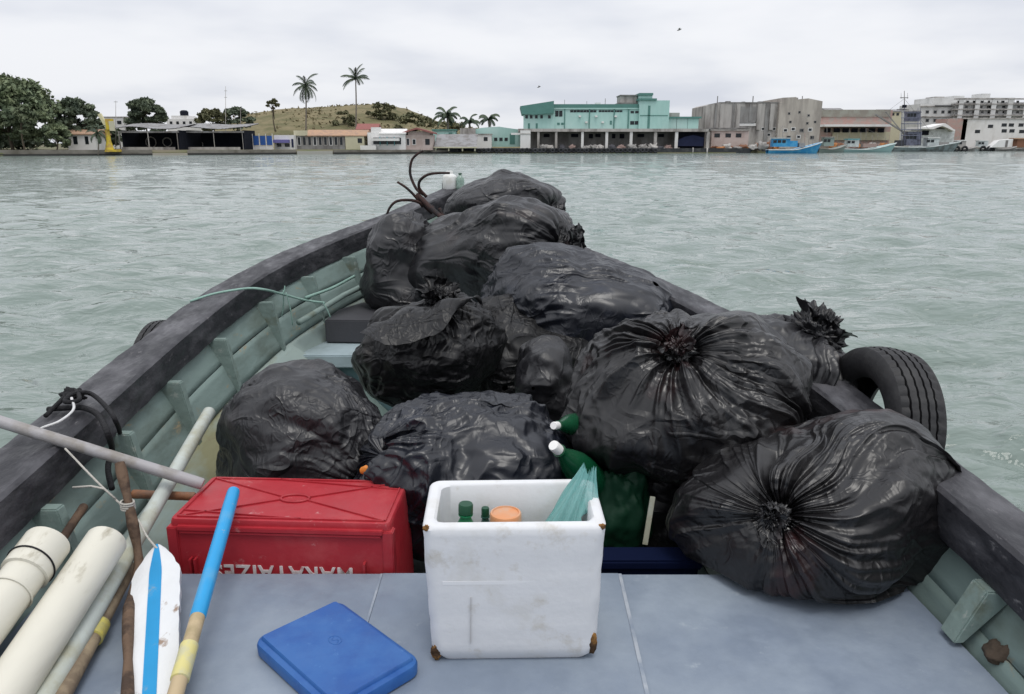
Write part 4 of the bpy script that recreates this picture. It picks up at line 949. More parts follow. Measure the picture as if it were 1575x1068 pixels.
# ================================================================== TYRES
M_tyre = mat('tyre_rubber', (0.018, 0.018, 0.020), 0.62, 0.45, col2=(0.045, 0.045, 0.045), mscale=9, lo=.5, hi=.8, var=.2, bump=.15, bscale=80)
def tyre(loc, R, W, axis, label, spin=0.0, group=None):
    nth = 132
    r_in = R * .60
    # section around the tube: outside from inner lip over tread to other lip, then back through cavity
    sec = []
    for s, r in ((-.30, .60), (-.40, .63), (-.47, .70), (-.50, .79), (-.49, .87), (-.46, .93), (-.42, .965)): sec.append((s * W, r * R, 0))
    lanes = 5; e0, e1 = -.40, .40
    for i in range(lanes):
        a = e0 + (e1 - e0) * i / lanes; b = e0 + (e1 - e0) * (i + 1) / lanes; g = .024
        cr = lambda s: 1.0 - .035 * (abs(s) / .4) ** 2
        sec += [(a * W + g * W * .2, cr(a) * R, 1 + (i in (0, 4))), ((b - g * 1.6) * W, cr(b) * R, 1 + (i in (0, 4)))]
        if i < lanes - 1: sec += [((b - g) * W, (cr(b) - .050) * R, 0), ((b + g * .2) * W, (cr(b) - .050) * R, 0)]
    for s, r in ((.42, .965), (.46, .93), (.49, .87), (.50, .79), (.47, .70), (.40, .63), (.30, .60), (.30, .63), (.40, .70), (.42, .80), (.36, .90), (0, .925), (-.36, .90), (-.42, .80), (-.40, .70), (-.30, .63)): sec.append((s * W, r * R, 0))
    V = np.zeros((nth, len(sec), 3))
    for k in range(nth):
        a = 2 * math.pi * k / nth
        for j, (s, r, t) in enumerate(sec):
            rr = r
            if t and k % 3 == 0: rr -= R * (.009 if t == 1 else .020)
            V[k, j] = (s, rr * math.cos(a), rr * math.sin(a))
    F = grid_faces(nth, len(sec), wrap=True)
    last = np.stack([(nth - 1) * len(sec) + np.arange(len(sec)), (nth - 1) * len(sec) + (np.arange(len(sec)) + 1) % len(sec), (np.arange(len(sec)) + 1) % len(sec), np.arange(len(sec))], 1)
    o = np_mesh('car_tyre', V.reshape(-1, 3), np.concatenate([F, last]), M_tyre)
    o.data.set_sharp_from_angle(angle=math.radians(35))
    ax = Vector(axis).normalized()
    o.rotation_euler = ax.to_track_quat('X', 'Z').to_euler(); o.location = loc
    return tag(o, label, 'tyre', group)
tyre((1.245, 2.47, .965), .275, .175, (1, .06, -.12), 'black car tyre standing up against the outside of the gunwale beside the knotted rubbish bag')
tyre((-1.60, 3.42, .868), .25, .16, (1, -.02, -.05), 'black car tyre mostly hidden outside the gunwale across from the hull ribs')
# ================================================================== THINGS IN THE BOAT
# ---- foam cooler ------------------------------------------------
M_foam = mat('white_foam', (0.66, 0.67, 0.69), 0.75, 0.3, col2=(0.54, 0.53, 0.50), mscale=6, lo=.55, hi=.8, var=.05, vscale=20, bump=.07, bscale=70, spots=((.42, .38, .30), 9, .56, .80))
M_chip = mat('chipped_foam', (0.34, 0.17, 0.05), 0.85, 0.2, col2=(0.06, .035, .02), mscale=28, lo=.45, hi=.6, var=.3, bump=.6, bscale=60)
def rrect(w_, d_, rad, n=6, cx=0.0, cy=0.0):
    P = []
    for sx, sy, a0 in ((1, 1, 0), (-1, 1, 90), (-1, -1, 180), (1, -1, 270)):
        for k in range(n + 1):
            a = math.radians(a0 + 90 * k / n)
            P.append((cx + sx * (w_ / 2 - rad) + rad * math.cos(a), cy + sy * (d_ / 2 - rad) + rad * math.sin(a)))
    return P
def loops(mb, L, capends=(True, True)):
    n = len(L[0]); v = [p for l in L for p in l]; f = []
    for i in range(len(L) - 1):
        for k in range(n): f.append((i * n + k, i * n + (k + 1) % n, (i + 1) * n + (k + 1) % n, (i + 1) * n + k))
    if capends[0]: f.append(tuple(range(n - 1, -1, -1)))
    if capends[1]: f.append(tuple((len(L) - 1) * n + k for k in range(n)))
    return mb.add(v, f)
CO = Vector((.003, 1.635, PZ + .003)); CR = math.radians(1.0)
cooler = empty('foam_cooler', CO, 'open white foam cooler with chipped corners, standing on the grey platform', 'cooler', rz=CR)
CW, CD, CH = .405, .245, .335
L = []
nz = 22
for i in range(nz):
    t = i / (nz - 1); z = CH * t; tp = .94 + .06 * t
    l = []
    rad = .030
    for (x, y) in rrect(CW * tp, CD * (.95 + .05 * t), rad, 8):
        cut = 0
        if z < .030: # bottom edge rounded under
            s_ = 1 - .10 * (1 - z / .030) ** 2; x *= s_; y *= s_
        bz = .004 * math.sin(z * 60 + x * 9) * .3 + (.0035 if .60 < t < .66 else 0)
        l.append((x * (1 + bz * .6), y * (1 + bz), z))
    L.append(l)
for zz, k_ in ((CH + .006, .004), (CH + .009, .010)): L.append([(x, y, zz) for x, y in rrect(CW - 2 * k_, CD - 2 * k_, .028, 8)])
for zz, k_ in ((CH + .008, .024), (CH + .002, .029), (.26, .031), (.10, .038), (.045, .042)): L.append([(x, y, zz) for x, y in rrect(CW - 2 * k_, CD - 2 * k_, .024, 8)])
mb = MB(); loops(mb, L)
M4 = Matrix.Translation(CO) @ Matrix.Rotation(CR, 4, 'Z')
mb.v = [tuple(M4 @ Vector(p)) for p in mb.v]
q = np.array(mb.v); q += .0026 * np.stack([perlin(q * 13, 1), perlin(q * 13, 2), perlin(q * 13, 3)], 1) + .0012 * np.stack([perlin(q * 45, 4), perlin(q * 45, 5), perlin(q * 45, 6)], 1); mb.v = [tuple(p) for p in q]
mb.build('box', M_foam, cooler, smooth=True, auto=40)
def lump(name, c, r, m, parent, seed, amp=.35, n=(26, 18), M=None):
    th = np.linspace(0, 2 * math.pi, n[0], endpoint=False)[None]; ph = np.linspace(.05, math.pi - .05, n[1])[:, None]
    th, ph = [a.ravel() for a in np.broadcast_arrays(th, ph)]
    d = np.stack([np.sin(ph) * np.cos(th), np.sin(ph) * np.sin(th), np.cos(ph)], 1)
    rr = 1 + amp * perlin(d * 1.8, seed) + amp * .6 * perlin(d * 4.5, seed + 1)
    return np_mesh(name, np.array(c) + d * rr[:, None] * np.array(r), grid_faces(n[1], n[0], wrap=True), m, parent)
for sx, h_, zz in ((-1, .020, .020), (1, .030, .042)):
    lump('chipped_corner', M4 @ Vector((sx * .1780, -.1048, zz)), (.013, .010, h_), M_chip, cooler, 5 + sx, .25, (40, 28))
for sx in (-1, 1): lump('chipped_corner', M4 @ Vector((sx * .192, -.1125, CH + .001)), (.008, .006, .007), M_chip, cooler, 15 + sx)
# seam scratches on the front
MB().box(M4 @ Vector((-.098, -CD * .4915, .11)), (.0009, .006, .12), rz=CR, ry=.02).build('crack', mat('crack_grey', (.46, .45, .44), .9), cooler)

MB().box(M4 @ Vector((.0, -.1189, .205)), (.32, .004, .010), rz=CR, rx=-.012).build('tape_band', mat('foam_tape', (.70, .71, .73), .45, var=.03), cooler, bevel=.0008)
# ---- bottles ---------------------------------------------------
def pet_mat(name, col, tr=.55, rough=.12):
    return mat(name, col, rough, .5, var=.05, trans=tr, ior=1.4, bump=.08, bscale=20)
M_green = pet_mat('green_bottle_plastic', (.02, .30, .12)); M_dgreen = pet_mat('dark_green_cap', (.01, .06, .03), 0, .4)
M_wcap = mat('white_cap', (.78, .78, .76), .45)
def bottle(loc, R, H_, label, m, capm, axis=(0, 0, 1), cat='bottle', capr=.36, spin=0.0):
    e = empty('plastic_bottle', loc, label, cat)
    Mx = Matrix.Translation(loc) @ Vector(axis).normalized().to_track_quat('Z', 'Y').to_matrix().to_4x4()
    prof = [(.05 * R, .012 * H_), (.55 * R, 0), (.92 * R, .02 * H_), (R, .06 * H_), (R, .25 * H_), (.93 * R, .30 * H_), (.93 * R, .40 * H_), (R, .45 * H_), (R, .60 * H_), (.92 * R, .70 * H_), (.65 * R, .80 * H_), (.40 * R, .87 * H_), (.31 * R, .90 * H_), (.31 * R, .915 * H_), (.42 * R, .918 * H_), (.42 * R, .928 * H_), (.30 * R, .93 * H_), (.30 * R, .955 * H_)]
    MB().lathe(prof, 28, Mx).build('body', m, e, smooth=True, auto=50)
    capH = .075 * H_
    mb = MB(); n = 30; v = []
    pr = [(capr * R, .935 * H_), (capr * R, .935 * H_ + capH * .85), (capr * .9 * R, .935 * H_ + capH), (.02 * R, .935 * H_ + capH * 1.01)]
    mb.lathe(pr, n, Mx).build('cap', capm, e, smooth=True, auto=40)
    return e
def in_cooler(x, y, z): return M4 @ Vector((x, y, z))
bottle(in_cooler(-.118, -.035, .048), .040, .305, 'green bottle with a dark green cap inside the white cooler', M_green, M_dgreen, axis=(.03, .0, 1), capr=.42)
# jar with the orange lid
jl = in_cooler(-.018, -.01, .047); jar = empty('plastic_jar', jl, 'jar with a wide orange lid inside the white cooler', 'jar')
mj = Matrix.Translation(jl)
MB().lathe([(.01, 0), (.034, 0), (.038, .01), (.038, .19), (.035, .215), (.033, .245)], 28, mj).build('body', mat('jar_cream', (.62, .55, .42), .35, var=.05), jar, smooth=True, auto=45)
mb = MB(); mb.lathe([(.036, .232), (.037, .234), (.037, .268), (.035, .273), (.031, .274), (.030, .271), (.005, .271)], 40, mj); mb.build('lid', mat('orange_lid', (.62, .27, .12), .45, col2=(.55, .32, .2), mscale=20, var=.08), jar, smooth=True, auto=30)
bottle(in_cooler(-.066, .03, .048), .026, .262, 'small dark bottle between the green bottle and the orange-lidded jar', mat('dark_bottle', (.03, .09, .07), .2), M_dgreen)
# teal bag stuffed into the cooler
m_teal, nt_, b_ = new_mat('teal_film')
b_.inputs['Base Color'].default_value = (.22, .50, .48, 1); b_.inputs['Roughness'].default_value = .3
b_.inputs['Alpha'].default_value = .62; b_.inputs['Subsurface Weight'].default_value = .0
tbag = empty('carrier_bag', in_cooler(.105, .0, .047), 'crumpled thin teal carrier bag poking out of the white cooler', 'plastic bag')
nth, ns = 140, 46
tt = np.linspace(0, 2 * math.pi, nth, endpoint=False)[None]; ss = np.linspace(0, 1, ns)[:, None]
tt, ss = [a.ravel() for a in np.broadcast_arrays(tt, ss)]
ruff = perlin(np.stack([1.8 * np.cos(tt), 1.8 * np.sin(tt), ss * 1.4], 1), 61) * .8 + .45 * perlin(np.stack([5 * np.cos(tt), 5 * np.sin(tt), ss * 2], 1), 62) + .25 * perlin(np.stack([11 * np.cos(tt), 11 * np.sin(tt), ss * 3], 1), 63)
rad = .075 * np.interp(ss, [0, .15, .55, .75, .92, 1], [.5, .9, .95, .62, .33, .22]) * (1 + .34 * ruff)
cxs = .105 + .072 * ss ** 1.7; cys = .005 + .03 * ss; czs = .055 + .345 * ss + .03 * ss * ruff
q = np.stack([cxs + np.cos(tt) * rad, cys + np.sin(tt) * rad * .72, czs], 1)
q[:, 0] = np.where(q[:, 2] < CH - .02, np.minimum(q[:, 0], .158), q[:, 0]); q[:, 1] = np.where(q[:, 2] < CH + .0, np.clip(q[:, 1], -.078, .078), q[:, 1])
q = np.array([tuple(M4 @ Vector(p)) for p in q])
np_mesh('film', q, grid_faces(ns, nth, wrap=True), m_teal, tbag)

# ---- red crate ------------------------------------------------
M_red = mat('red_crate_plastic', (0.36, 0.022, 0.032), 0.42, 0.45, col2=(0.44, .075, .08), mscale=5, lo=.5, hi=.8, var=.16, vscale=9, bump=.12, bscale=35, rvar=.1, spots=((.50, .22, .22), 22, .63, .74))
KW, KD = .625, .285; KZ0, KZ1 = .40, .888
KO = Vector((-.640, 2.075, KZ0)); KR = math.radians(-3.0)
crate = empty('plastic_crate', KO, 'upside-down red plastic crate with white lettering behind the blue pole', 'crate', rz=KR)
MK = Matrix.Translation(KO) @ Matrix.Rotation(KR, 4, 'Z')
def kbox(mb, x0, x1, y0, y1, z0, z1):
    k = MB(); k.bbox(x0, x1, y0, y1, z0, z1); return mb.add([MK @ Vector(p) for p in k.v], k.f)
KH = KZ1 - KZ0
mb = MB()
kL = []
for z, s_ in ((0, 1.045), (.10, 1.03), (KH - .012, 1.0), (KH - .004, .994), (KH, .985)):
    kL.append([tuple(MK @ Vector((x * s_, y * s_, z))) for x, y in rrect(KW, KD, .016, 4)])
loops(mb, kL); mb.build('shell', M_red, crate, smooth=True, auto=35)
# recessed front panel look: raised frame, corner posts
mb = MB(); kbox(mb, -KW / 2 + .025, KW / 2 - .02, -KD / 2 - .012, -KD / 2 + .01, KH - .030, KH - .016); kbox(mb, -KW / 2 + .030, KW / 2 - .025, -KD / 2 - .0095, -KD / 2 + .01, KH - .040, KH - .0302)
mb.build('top_lip', M_red, crate, bevel=.002)
for x in (-KW / 2 + .055, -KW / 2 + .069, KW / 2 - .075):
    mb = MB(); kbox(mb, x - .0035, x + .0035, -KD / 2 - .019, -KD / 2 + .01, KH - .26, KH - .115); mb.build('side_rib', M_red, crate, bevel=.001)
for sx in (-1, 1):
    mb = MB(); kbox(mb, sx * (KW / 2 - .024), sx * (KW / 2 + .0075), -KD / 2 - .007, -KD / 2 + .03, .12, KH - .022); mb.build('corner_post', M_red, crate, bevel=.003)
# bottom (now on top): border, X ribs and a ring
def krib(a, b, w_=.0055, h_=.0032):
    mb = MB(); p = MK @ Vector((a[0], a[1], KH + h_ / 2)); q = MK @ Vector((b[0], b[1], KH + h_ / 2)); mb.bar(p, q, w_, h_ + .002); mb.build('base_rib', M_red, crate, bevel=.0012)
ax, ay = KW / 2 - .018, KD / 2 - .016
for a, b in (((-ax, -ay), (ax, -ay)), ((-ax, ay), (ax, ay)), ((-ax, -ay), (-ax, ay)), ((ax, -ay), (ax, ay)), ((-ax, -ay), (-.04, -.01)), ((ax, ay), (.04, .01)), ((-ax, ay), (-.04, .01)), ((ax, -ay), (.04, -.01)), ((-ax, -ay * .7), (ax * .2, -ay)), ((ax, ay * .6), (-ax * .3, ay))): krib(a, b)
mb = MB(); mb.tube([MK @ Vector((.042 * math.cos(a), .024 * math.sin(a), KH + .002)) for a in np.linspace(0, 2 * math.pi, 30)], .0042, 6); mb.build('base_ring', M_red, crate, smooth=True)
# lettering, upside down on the front
tx = bpy.data.curves.new('lettering', 'FONT'); tx.body = 'MARATAIZES'; tx.size = .068; tx.extrude = .0012; tx.align_x = 'CENTER'; tx.space_character = 1.12; tx.offset = .0012
to = bpy.data.objects.new('lettering_curve', tx); COL.objects.link(to)
dg = bpy.context.evaluated_depsgraph_get(); me = bpy.data.meshes.new_from_object(to.evaluated_get(dg)); bpy.data.objects.remove(to)
me.materials.clear(); me.materials.append(mat('white_print', (.70, .64, .64), .6, col2=(.45, .12, .12), mscale=40, lo=.55, hi=.7))
lt = bpy.data.objects.new('lettering', me); COL.objects.link(lt)
txW = max(v.co.x for v in me.vertices) - min(v.co.x for v in me.vertices)
sc_ = .40 / txW
face_tilt = math.atan2(KD / 2 * .045, KH)
zt = .751 + .0; yy = -KD / 2 * (1 + .045 * (1 - (zt - KZ0) / KH)) - .0015
lt.parent = crate
lt.matrix_parent_inverse = MK.inverted()
lt.matrix_world = MK @ Matrix.Translation((.002, yy, zt - KZ0)) @ Matrix.Rotation(math.pi, 4, 'Y') @ Matrix.Rotation(math.pi / 2, 4, 'X') @ Matrix.Diagonal((sc_, 1.0, 1.0, 1.0))
lt.matrix_basis = MK @ Matrix.Translation((.002, yy, zt - KZ0)) @ Matrix.Rotation(math.pi, 4, 'Y') @ Matrix.Rotation(math.pi / 2, 4, 'X') @ Matrix.Diagonal((sc_, 1.0, 1.0, 1.0))

# ---- blue lid -----------------------------------------------
M_blue = mat('blue_lid_plastic', (0.018, 0.085, 0.30), 0.42, 0.45, col2=(.03, .115, .34), mscale=7, var=.10, vscale=20, bump=.08, bscale=40, rvar=.1, spots=((.075, .19, .42), 26, .62, .74))
A_ = at_z(386, 990, PZ + .02); B_ = at_z(517, 926, PZ + .02); D_ = at_z(654, 1028, PZ + .02)
B_ = at_z(517, 922, PZ + .03)
c_ = (A_ + D_) / 2; c_.z = PZ + .002
ex = (D_ - B_); ex.z = 0; LW = .345; ang = math.atan2(ex.y, ex.x); LD = .235
lid = empty('container_lid', c_, 'square-cornered blue plastic container lid lying flat on the grey platform', 'lid', rz=ang)
ML = Matrix.Translation(c_) @ Matrix.Rotation(ang, 4, 'Z')
def lid_part(name, hs, w0, d0, rad, nm):
    mb = MB(); L = [[tuple(ML @ Vector((x, y, z))) for x, y in rrect(w0 - 2 * k_, d0 - 2 * k_, max(.006, rad - k_), 6)] for z, k_ in hs]
    loops(mb, L); return mb.build(name, nm, lid, smooth=True, auto=32)
lid_part('rim', [(0, .006), (.004, .001), (.024, .0), (.031, .003), (.0345, .010)], LW, LD, .034, M_blue)
lid_part('raised_panel', [(.030, .014), (.0395, .016), (.0425, .0185)], LW, LD, .022, M_blue)
mb = MB(); mb.tube([ML @ Vector((.018 * math.cos(a) - .02, .013 * math.sin(a) + .012, .0425)) for a in np.linspace(0, 2 * math.pi, 28)], .0011, 5)
mb.tube([ML @ Vector((x - .02, .012 + .005 * math.sin(x * 300), .0425)) for x in np.linspace(-.013, .013, 14)], .0011, 5); mb.build('embossed_emblem', M_blue, lid, smooth=True)

# ---- pipes and poles ------------------------------------------------
def pvc(name, *a, **k): return mat(name, *a, **k)
M_pvc = mat('cream_pvc', (.62, .60, .52), .45, .45, col2=(.45, .42, .33), mscale=7, lo=.52, hi=.75, var=.06, vscale=30, bump=.05, bscale=60, stretch=(1, .3, 1), spots=((.30, .27, .20), 14, .60, .76))
M_greyp = mat('grey_pvc', (.34, .33, .34), .5, .4, col2=(.24, .22, .20), mscale=9, var=.1, bump=.08, bscale=60)
M_palep = mat('pale_green_pvc', (.46, .50, .47), .5, .4, col2=(.36, .36, .28), mscale=6, var=.1, bump=.08)
M_tan = mat('tan_wood', (.30, .24, .16), .7, .3, col2=(.17, .13, .09), mscale=10, var=.15, bump=.25, bscale=40)
M_bark = mat('brown_stick', (.13, .085, .058), .8, .25, col2=(.06, .04, .03), mscale=18, var=.3, bump=.6, bscale=45)
M_rope = mat('black_rope', (.015, .015, .017), .8, .3, var=.3, bump=.6, bscale=120)
M_string = mat('pale_string', (.46, .44, .40), .85, .2, var=.2, bump=.5, bscale=160)
M_inside = mat('pipe_inside', (.10, .095, .08), .8)
def pipe(a, b, R, label, m, name='plastic_pipe', cat='pipe', hollow=True, group=None, wall=.006):
    a = Vector(a); b = Vector(b)
    e = empty(name, b, label, cat, group)
    Mx = Matrix.Translation(a) @ (b - a).to_track_quat('Z', 'Y').to_matrix().to_4x4(); H_ = (b - a).length
    if hollow:
        mb = MB(); n = 32
        pr = [(R - wall, .02), (R - wall, 0), (R - .001, 0), (R, .002)] + [(R * (1 + .004 * math.sin(7 * t)), H_ * t) for t in np.linspace(.02, .98, 12)] + [(R, H_ - .002), (R - .001, H_), (R - wall, H_), (R - wall, 0.021)]
        mb.lathe(pr, n, Mx, cap=False)
    else:
        mb = MB(); pr = [(.01 * R, 0), (R * .85, 0), (R, .004)] + [(R * (1 + .03 * math.sin(9 * t + 2 * math.sin(5 * t))), H_ * t) for t in np.linspace(.03, .97, 14)] + [(R, H_ - .004), (R * .85, H_), (.01 * R, H_)]
        mb.lathe(pr, 18, Mx)
    mb.build('tube' if hollow else 'shaft', m, e, smooth=True, auto=45)
    return e, Mx, H_
# big cream pipes: far ends low, near ends run out behind the camera
a = at_z(164, 832, .93); b = at_z(-2, 1085, .815); b = a + (b - a) * 2.2
pipe(b, a, .050, 'thick cream plastic pipe beside the painted paddle', M_pvc)
a2 = at_z(74, 834, .975); b2 = at_z(-75, 1035, .87); b2 = a2 + (b2 - a2) * 2.0
e2, Mx2, H2 = pipe(b2, a2, .047, 'thick cream plastic pipe with a dark band, nearest the hull side', M_pvc)
mb = MB(); mb.lathe([(.0475, H2 - .10), (.0535, H2 - .098), (.0535, H2 - .004), (.0515, H2 + .001), (.043, H2 + .001)], 32, Mx2, cap=False); mb.build('coupling', M_pvc, e2, smooth=True, auto=40)
mb = MB(); mb.tube([Mx2 @ Vector((.0548 * math.cos(t), .0548 * math.sin(t), H2 - .072 + .008 * math.sin(t))) for t in np.linspace(0, 2 * math.pi, 40)], .0022, 6); mb.build('dark_band', M_rope, e2, smooth=True)
mb = MB(); mb.tube([Mx2 @ Vector((.049 * math.cos(t), .049 * math.sin(t), H2 - .155 + .004 * math.sin(t))) for t in np.linspace(0, 2 * math.pi, 40)], .0022, 6); mb.build('ring_mark', M_pvc, e2, smooth=True)
a = at_z(322, 634, .955); b = at_z(68, 1075, .785); b = a + (b - a) * 1.4
pipe(b, a, .022, 'long thin pale pipe reaching up to the hull planks', M_palep, wall=.003)
a = at_z(200, 872, .80); b = at_z(92, 1078, .775); b = a + (b - a) * 1.5
e4, Mx4, H4 = pipe(b, a, .019, 'thin tan pole on the platform between the cream pipe and the paddle', M_tan, hollow=False, name='wooden_pole', cat='pole')
ytape = mat('yellow_tape', (.60, .52, .10), .5, col2=(.42, .38, .14), mscale=20)
mb = MB(); mb.lathe([(.0200, H4 * .60), (.0235, H4 * .602), (.0235, H4 * .672), (.0200, H4 * .674)], 20, Mx4); mb.build('yellow_band', ytape, e4, smooth=True, auto=40)
a = at_z(30, 905, .83); b = at_z(-70, 1050, .80); b = a + (b - a) * 1.5
pipe(b, a, .026, 'thin grey pipe lying under the two cream pipes', M_greyp, wall=.003)
a = at_z(130, 778, .90); b = at_z(62, 880, .82)
pipe(b, a, .012, 'short brown stick poking out behind the cream pipes', M_bark, hollow=False, name='wooden_stick', cat='stick')
# long grey pole over the gunwale
pz_ = float(sheer(2.1)) + .016
a = at_z(75, 672, pz_ + .008); b = at_z(312, 745, .912); dv = (a - b)
pipe(b, a + dv * .55, .0175, 'long grey pole laid across the gunwale onto the red crate', M_greyp, hollow=False, name='grey_pole', cat='pole')
a = at_z(203, 760, .86); b = at_z(300, 764, .84)
pipe(a, b, .0135, 'short orange-brown stick lying behind the red crate', mat('orange_stick', (.30, .13, .06), .7, col2=(.2, .11, .07), mscale=20, bump=.3), hollow=False, name='wooden_stick', cat='stick')

# ---- blue pole -------------------------------------------------
bp0 = at_z(275, 1068, .795); bp1 = at_z(347, 802, .915); dv = bp1 - bp0
tp = at_y(366, 742, (bp0 + dv * 1.22).y); tp = bp0 + dv * 1.24; bt = bp0 - dv * .42; bt.z = max(bt.z, PZ + .02)
pole = empty('broom_handle', bt, 'bright blue pole with a bare tan end, leaning on the red crate', 'pole')
Mp = Matrix.Translation(bt) @ (tp - bt).to_track_quat('Z', 'Y').to_matrix().to_4x4(); HP = (tp - bt).length
M_cyan = mat('bright_blue_sleeve', (.018, .29, .60), .35, .5, col2=(.10, .33, .55), mscale=9, lo=.5, hi=.75, var=.10, stretch=(1, 1, .4), spots=((.45, .40, .30), 22, .64, .70))
fb = .47
MB().lathe([(.004, 0), (.0165, 0)] + [(.0165, HP * fb * t) for t in (.25, .5, .75, 1.0)], 20, Mp).build('bare_shaft', mat('bare_tan_shaft', (.46, .36, .22), .6, col2=(.34, .27, .15), mscale=12, stretch=(1, 1, .3)), pole, smooth=True, auto=45)
MB().lathe([(.0167, HP * fb - .004), (.0182, HP * fb)] + [(.0182 + .0004 * math.sin(30 * t), HP * (fb + (1 - fb) * t)) for t in (.1, .3, .5, .7, .85, .97)] + [(.0165, HP - .001), (.010, HP + .001), (.002, HP + .001)], 24, Mp).build('blue_sleeve', M_cyan, pole, smooth=True, auto=45)
for t0, t1 in ((.27, .375),):
    MB().lathe([(.0166, HP * t0), (.0195, HP * t0 + .002), (.0192, HP * (t0 + t1) / 2), (.0195, HP * t1 - .002), (.0166, HP * t1)], 22, Mp).build('yellow_tape', mat('pale_yellow_tape', (.60, .54, .22), .5, col2=(.5, .48, .3), mscale=25), pole, smooth=True, auto=45)
# ---- paddle --------------------------------------------------
s0 = at_y(184, 712, 1.93); s1 = at_y(214, 872, 1.80); s2 = at_z(196, 1075, .80)
pad = empty('paddle', s2, 'wooden paddle with a white blade and a blue centre stripe, tied to a brown stick', 'paddle')
pts = spline([s0, (s0 + s1) / 2 + Vector((.004, 0, .003)), s1, s1 * .6 + s2 * .4 + Vector((-.012, 0, .012)), s2, s2 + (s2 - s1) * .35], 26)
rr = [.0125 + .0025 * math.sin(i * 1.3) + .001 * math.sin(i * 3.1) for i in range(26)]
MB().tube(pts, rr, 10).build('shaft', M_bark, pad, smooth=True, auto=60)
M_wpaint = mat('white_paint_worn', (.66, .67, .68), .6, .35, col2=(.30, .22, .17), mscale=11, lo=.635, hi=.68, var=.10, bump=.3, bscale=40, stretch=(1, .6, 1))
M_bstripe = mat('blue_paint_stripe', (.012, .25, .52), .5, .4, col2=(.2, .3, .36), mscale=14, lo=.58, hi=.66, var=.14)
t0 = at_y(243, 843, 1.835); t1 = at_z(232, 1068, .79); d_ = (t1 - t0); Lb = d_.length * 1.45; d_.normalize()
sx_ = d_.cross(Vector((0, 0, 1))); sx_.normalize()
if sx_.x < 0: sx_ = -sx_
up_ = sx_.cross(d_); up_ = up_ if up_.z > 0 else -up_
sx_ = (sx_ + up_ * .10).normalized(); up_ = sx_.cross(d_); up_ = up_ if up_.z > 0 else -up_
def blade(name, m, u0, u1, lift, th, n=44):
    P = []
    for i in range(n):
        t = i / (n - 1); hw = .056 * min(1, (t / .16 + .06) ** .62 if t < .16 else 1) * (1 - .10 * max(0, t - .3))
        row = []
        for u in np.linspace(u0, u1, 9):
            e_ = .0035 * float(noise1(t * 26 + 9 * u, 4.0)[0]) * (abs(u) > .9)
            row.append(t0 + d_ * (Lb * t) + sx_ * (u * hw + e_) + up_ * (lift - .006 * u * u))
        P.append(row)
    top = np.array([[tuple(p) for p in r] for r in P]); bot = np.array([[tuple(p - up_ * th) for p in r] for r in P])
    LOOP = np.concatenate([top, bot[:, ::-1]], 1)
    mb = MB(); nn = LOOP.shape[1]; v = LOOP.reshape(-1, 3).tolist(); f = [tuple(q) for q in grid_faces(n, nn, wrap=True).tolist()]
    f.append(tuple(range(nn))); f.append(tuple((n - 1) * nn + k for k in range(nn)))
    mb.add(v, f); return mb.build(name, m, pad, smooth=True, auto=30)
blade('blade', M_wpaint, -1, 1, .012, .016)
blade('blue_stripe', M_bstripe, -.26, .26, .0135, .004)
# cord lashing
lp = [at_y(100, 690, 2.0), at_y(150, 742, 1.95), at_y(188, 778, 1.91), at_y(212, 800, 1.865), at_y(228, 828, 1.83), at_y(262, 866, 1.80)]
cord = tag(MB().tube(spline(lp, 40), .0030, 6).build('cord', M_string, None, smooth=True), 'thin pale cord strung from the gunwale to the paddle stick', 'cord')
mb = MB()
for k in range(4): mb.tube([s0 * (1 - t_) + s1 * t_ + Vector((.016 * math.cos(a), .016 * math.sin(a), .004 * math.sin(a * .5) + k * .006 - .01)) for a, t_ in [(x, .42) for x in np.linspace(0, 6.3, 18)]], .003, 5)
mb.tube([at_y(112, 750, 1.94), at_y(140, 748, 1.93), at_y(160, 752, 1.93), at_y(178, 768, 1.92)], .003, 6)
mb.build('lashing', M_string, pad, smooth=True)

# ---- ropes on the gunwale ---------------------------------------------
def gz(px, py, dz=0.0):      # point on the left gunwale top
    y = 2.0
    for _ in range(30):
        p = at_z(px, py, float(sheer(y)) + dz); y = p.y
    return p
rp = empty('black_rope', gz(115, 612), 'knotted black rope thrown over the gunwale beside the grey pole', 'rope')
pts = [gz(70, 640, .02), gz(88, 622, .03), gz(112, 600, .045), gz(122, 615, .05), gz(100, 618, .05), gz(112, 606, .055), gz(140, 606, .03), gz(165, 628, .03), gz(178, 648, .015)]
e_ = at_y(188, 690, 2.42); pts += [at_y(184, 664, 2.40), e_, at_y(190, 735, 2.30)]
MB().tube(spline(pts, 110), .0075, 7).build('strand', M_rope, rp, smooth=True)
pts = [gz(74, 630, .012), gz(100, 628, .02), gz(130, 628, .02), gz(152, 640, .02), gz(166, 668, .012)] + [at_y(172, 692, 2.27), at_y(166, 720, 2.2), at_y(172, 752, 2.12)]
MB().tube(spline(pts, 70), .009, 7).build('strand', M_rope, rp, smooth=True)
lump('rope_knot', gz(112, 608, .03), (.035, .03, .022), M_rope, rp, 3, .5)
pts = [gz(110, 612, .06), gz(113, 630, .035), gz(92, 648, .03), gz(62, 660, .02), at_y(30, 680, 2.15), at_y(10, 690, 2.12)]
tag(MB().tube(spline(pts, 40), .0042, 6).build('white_line', mat('white_line', (.62, .62, .62), .8, bump=.4, bscale=120), None, smooth=True), 'thin white line hanging over the gunwale from the black rope', 'line')
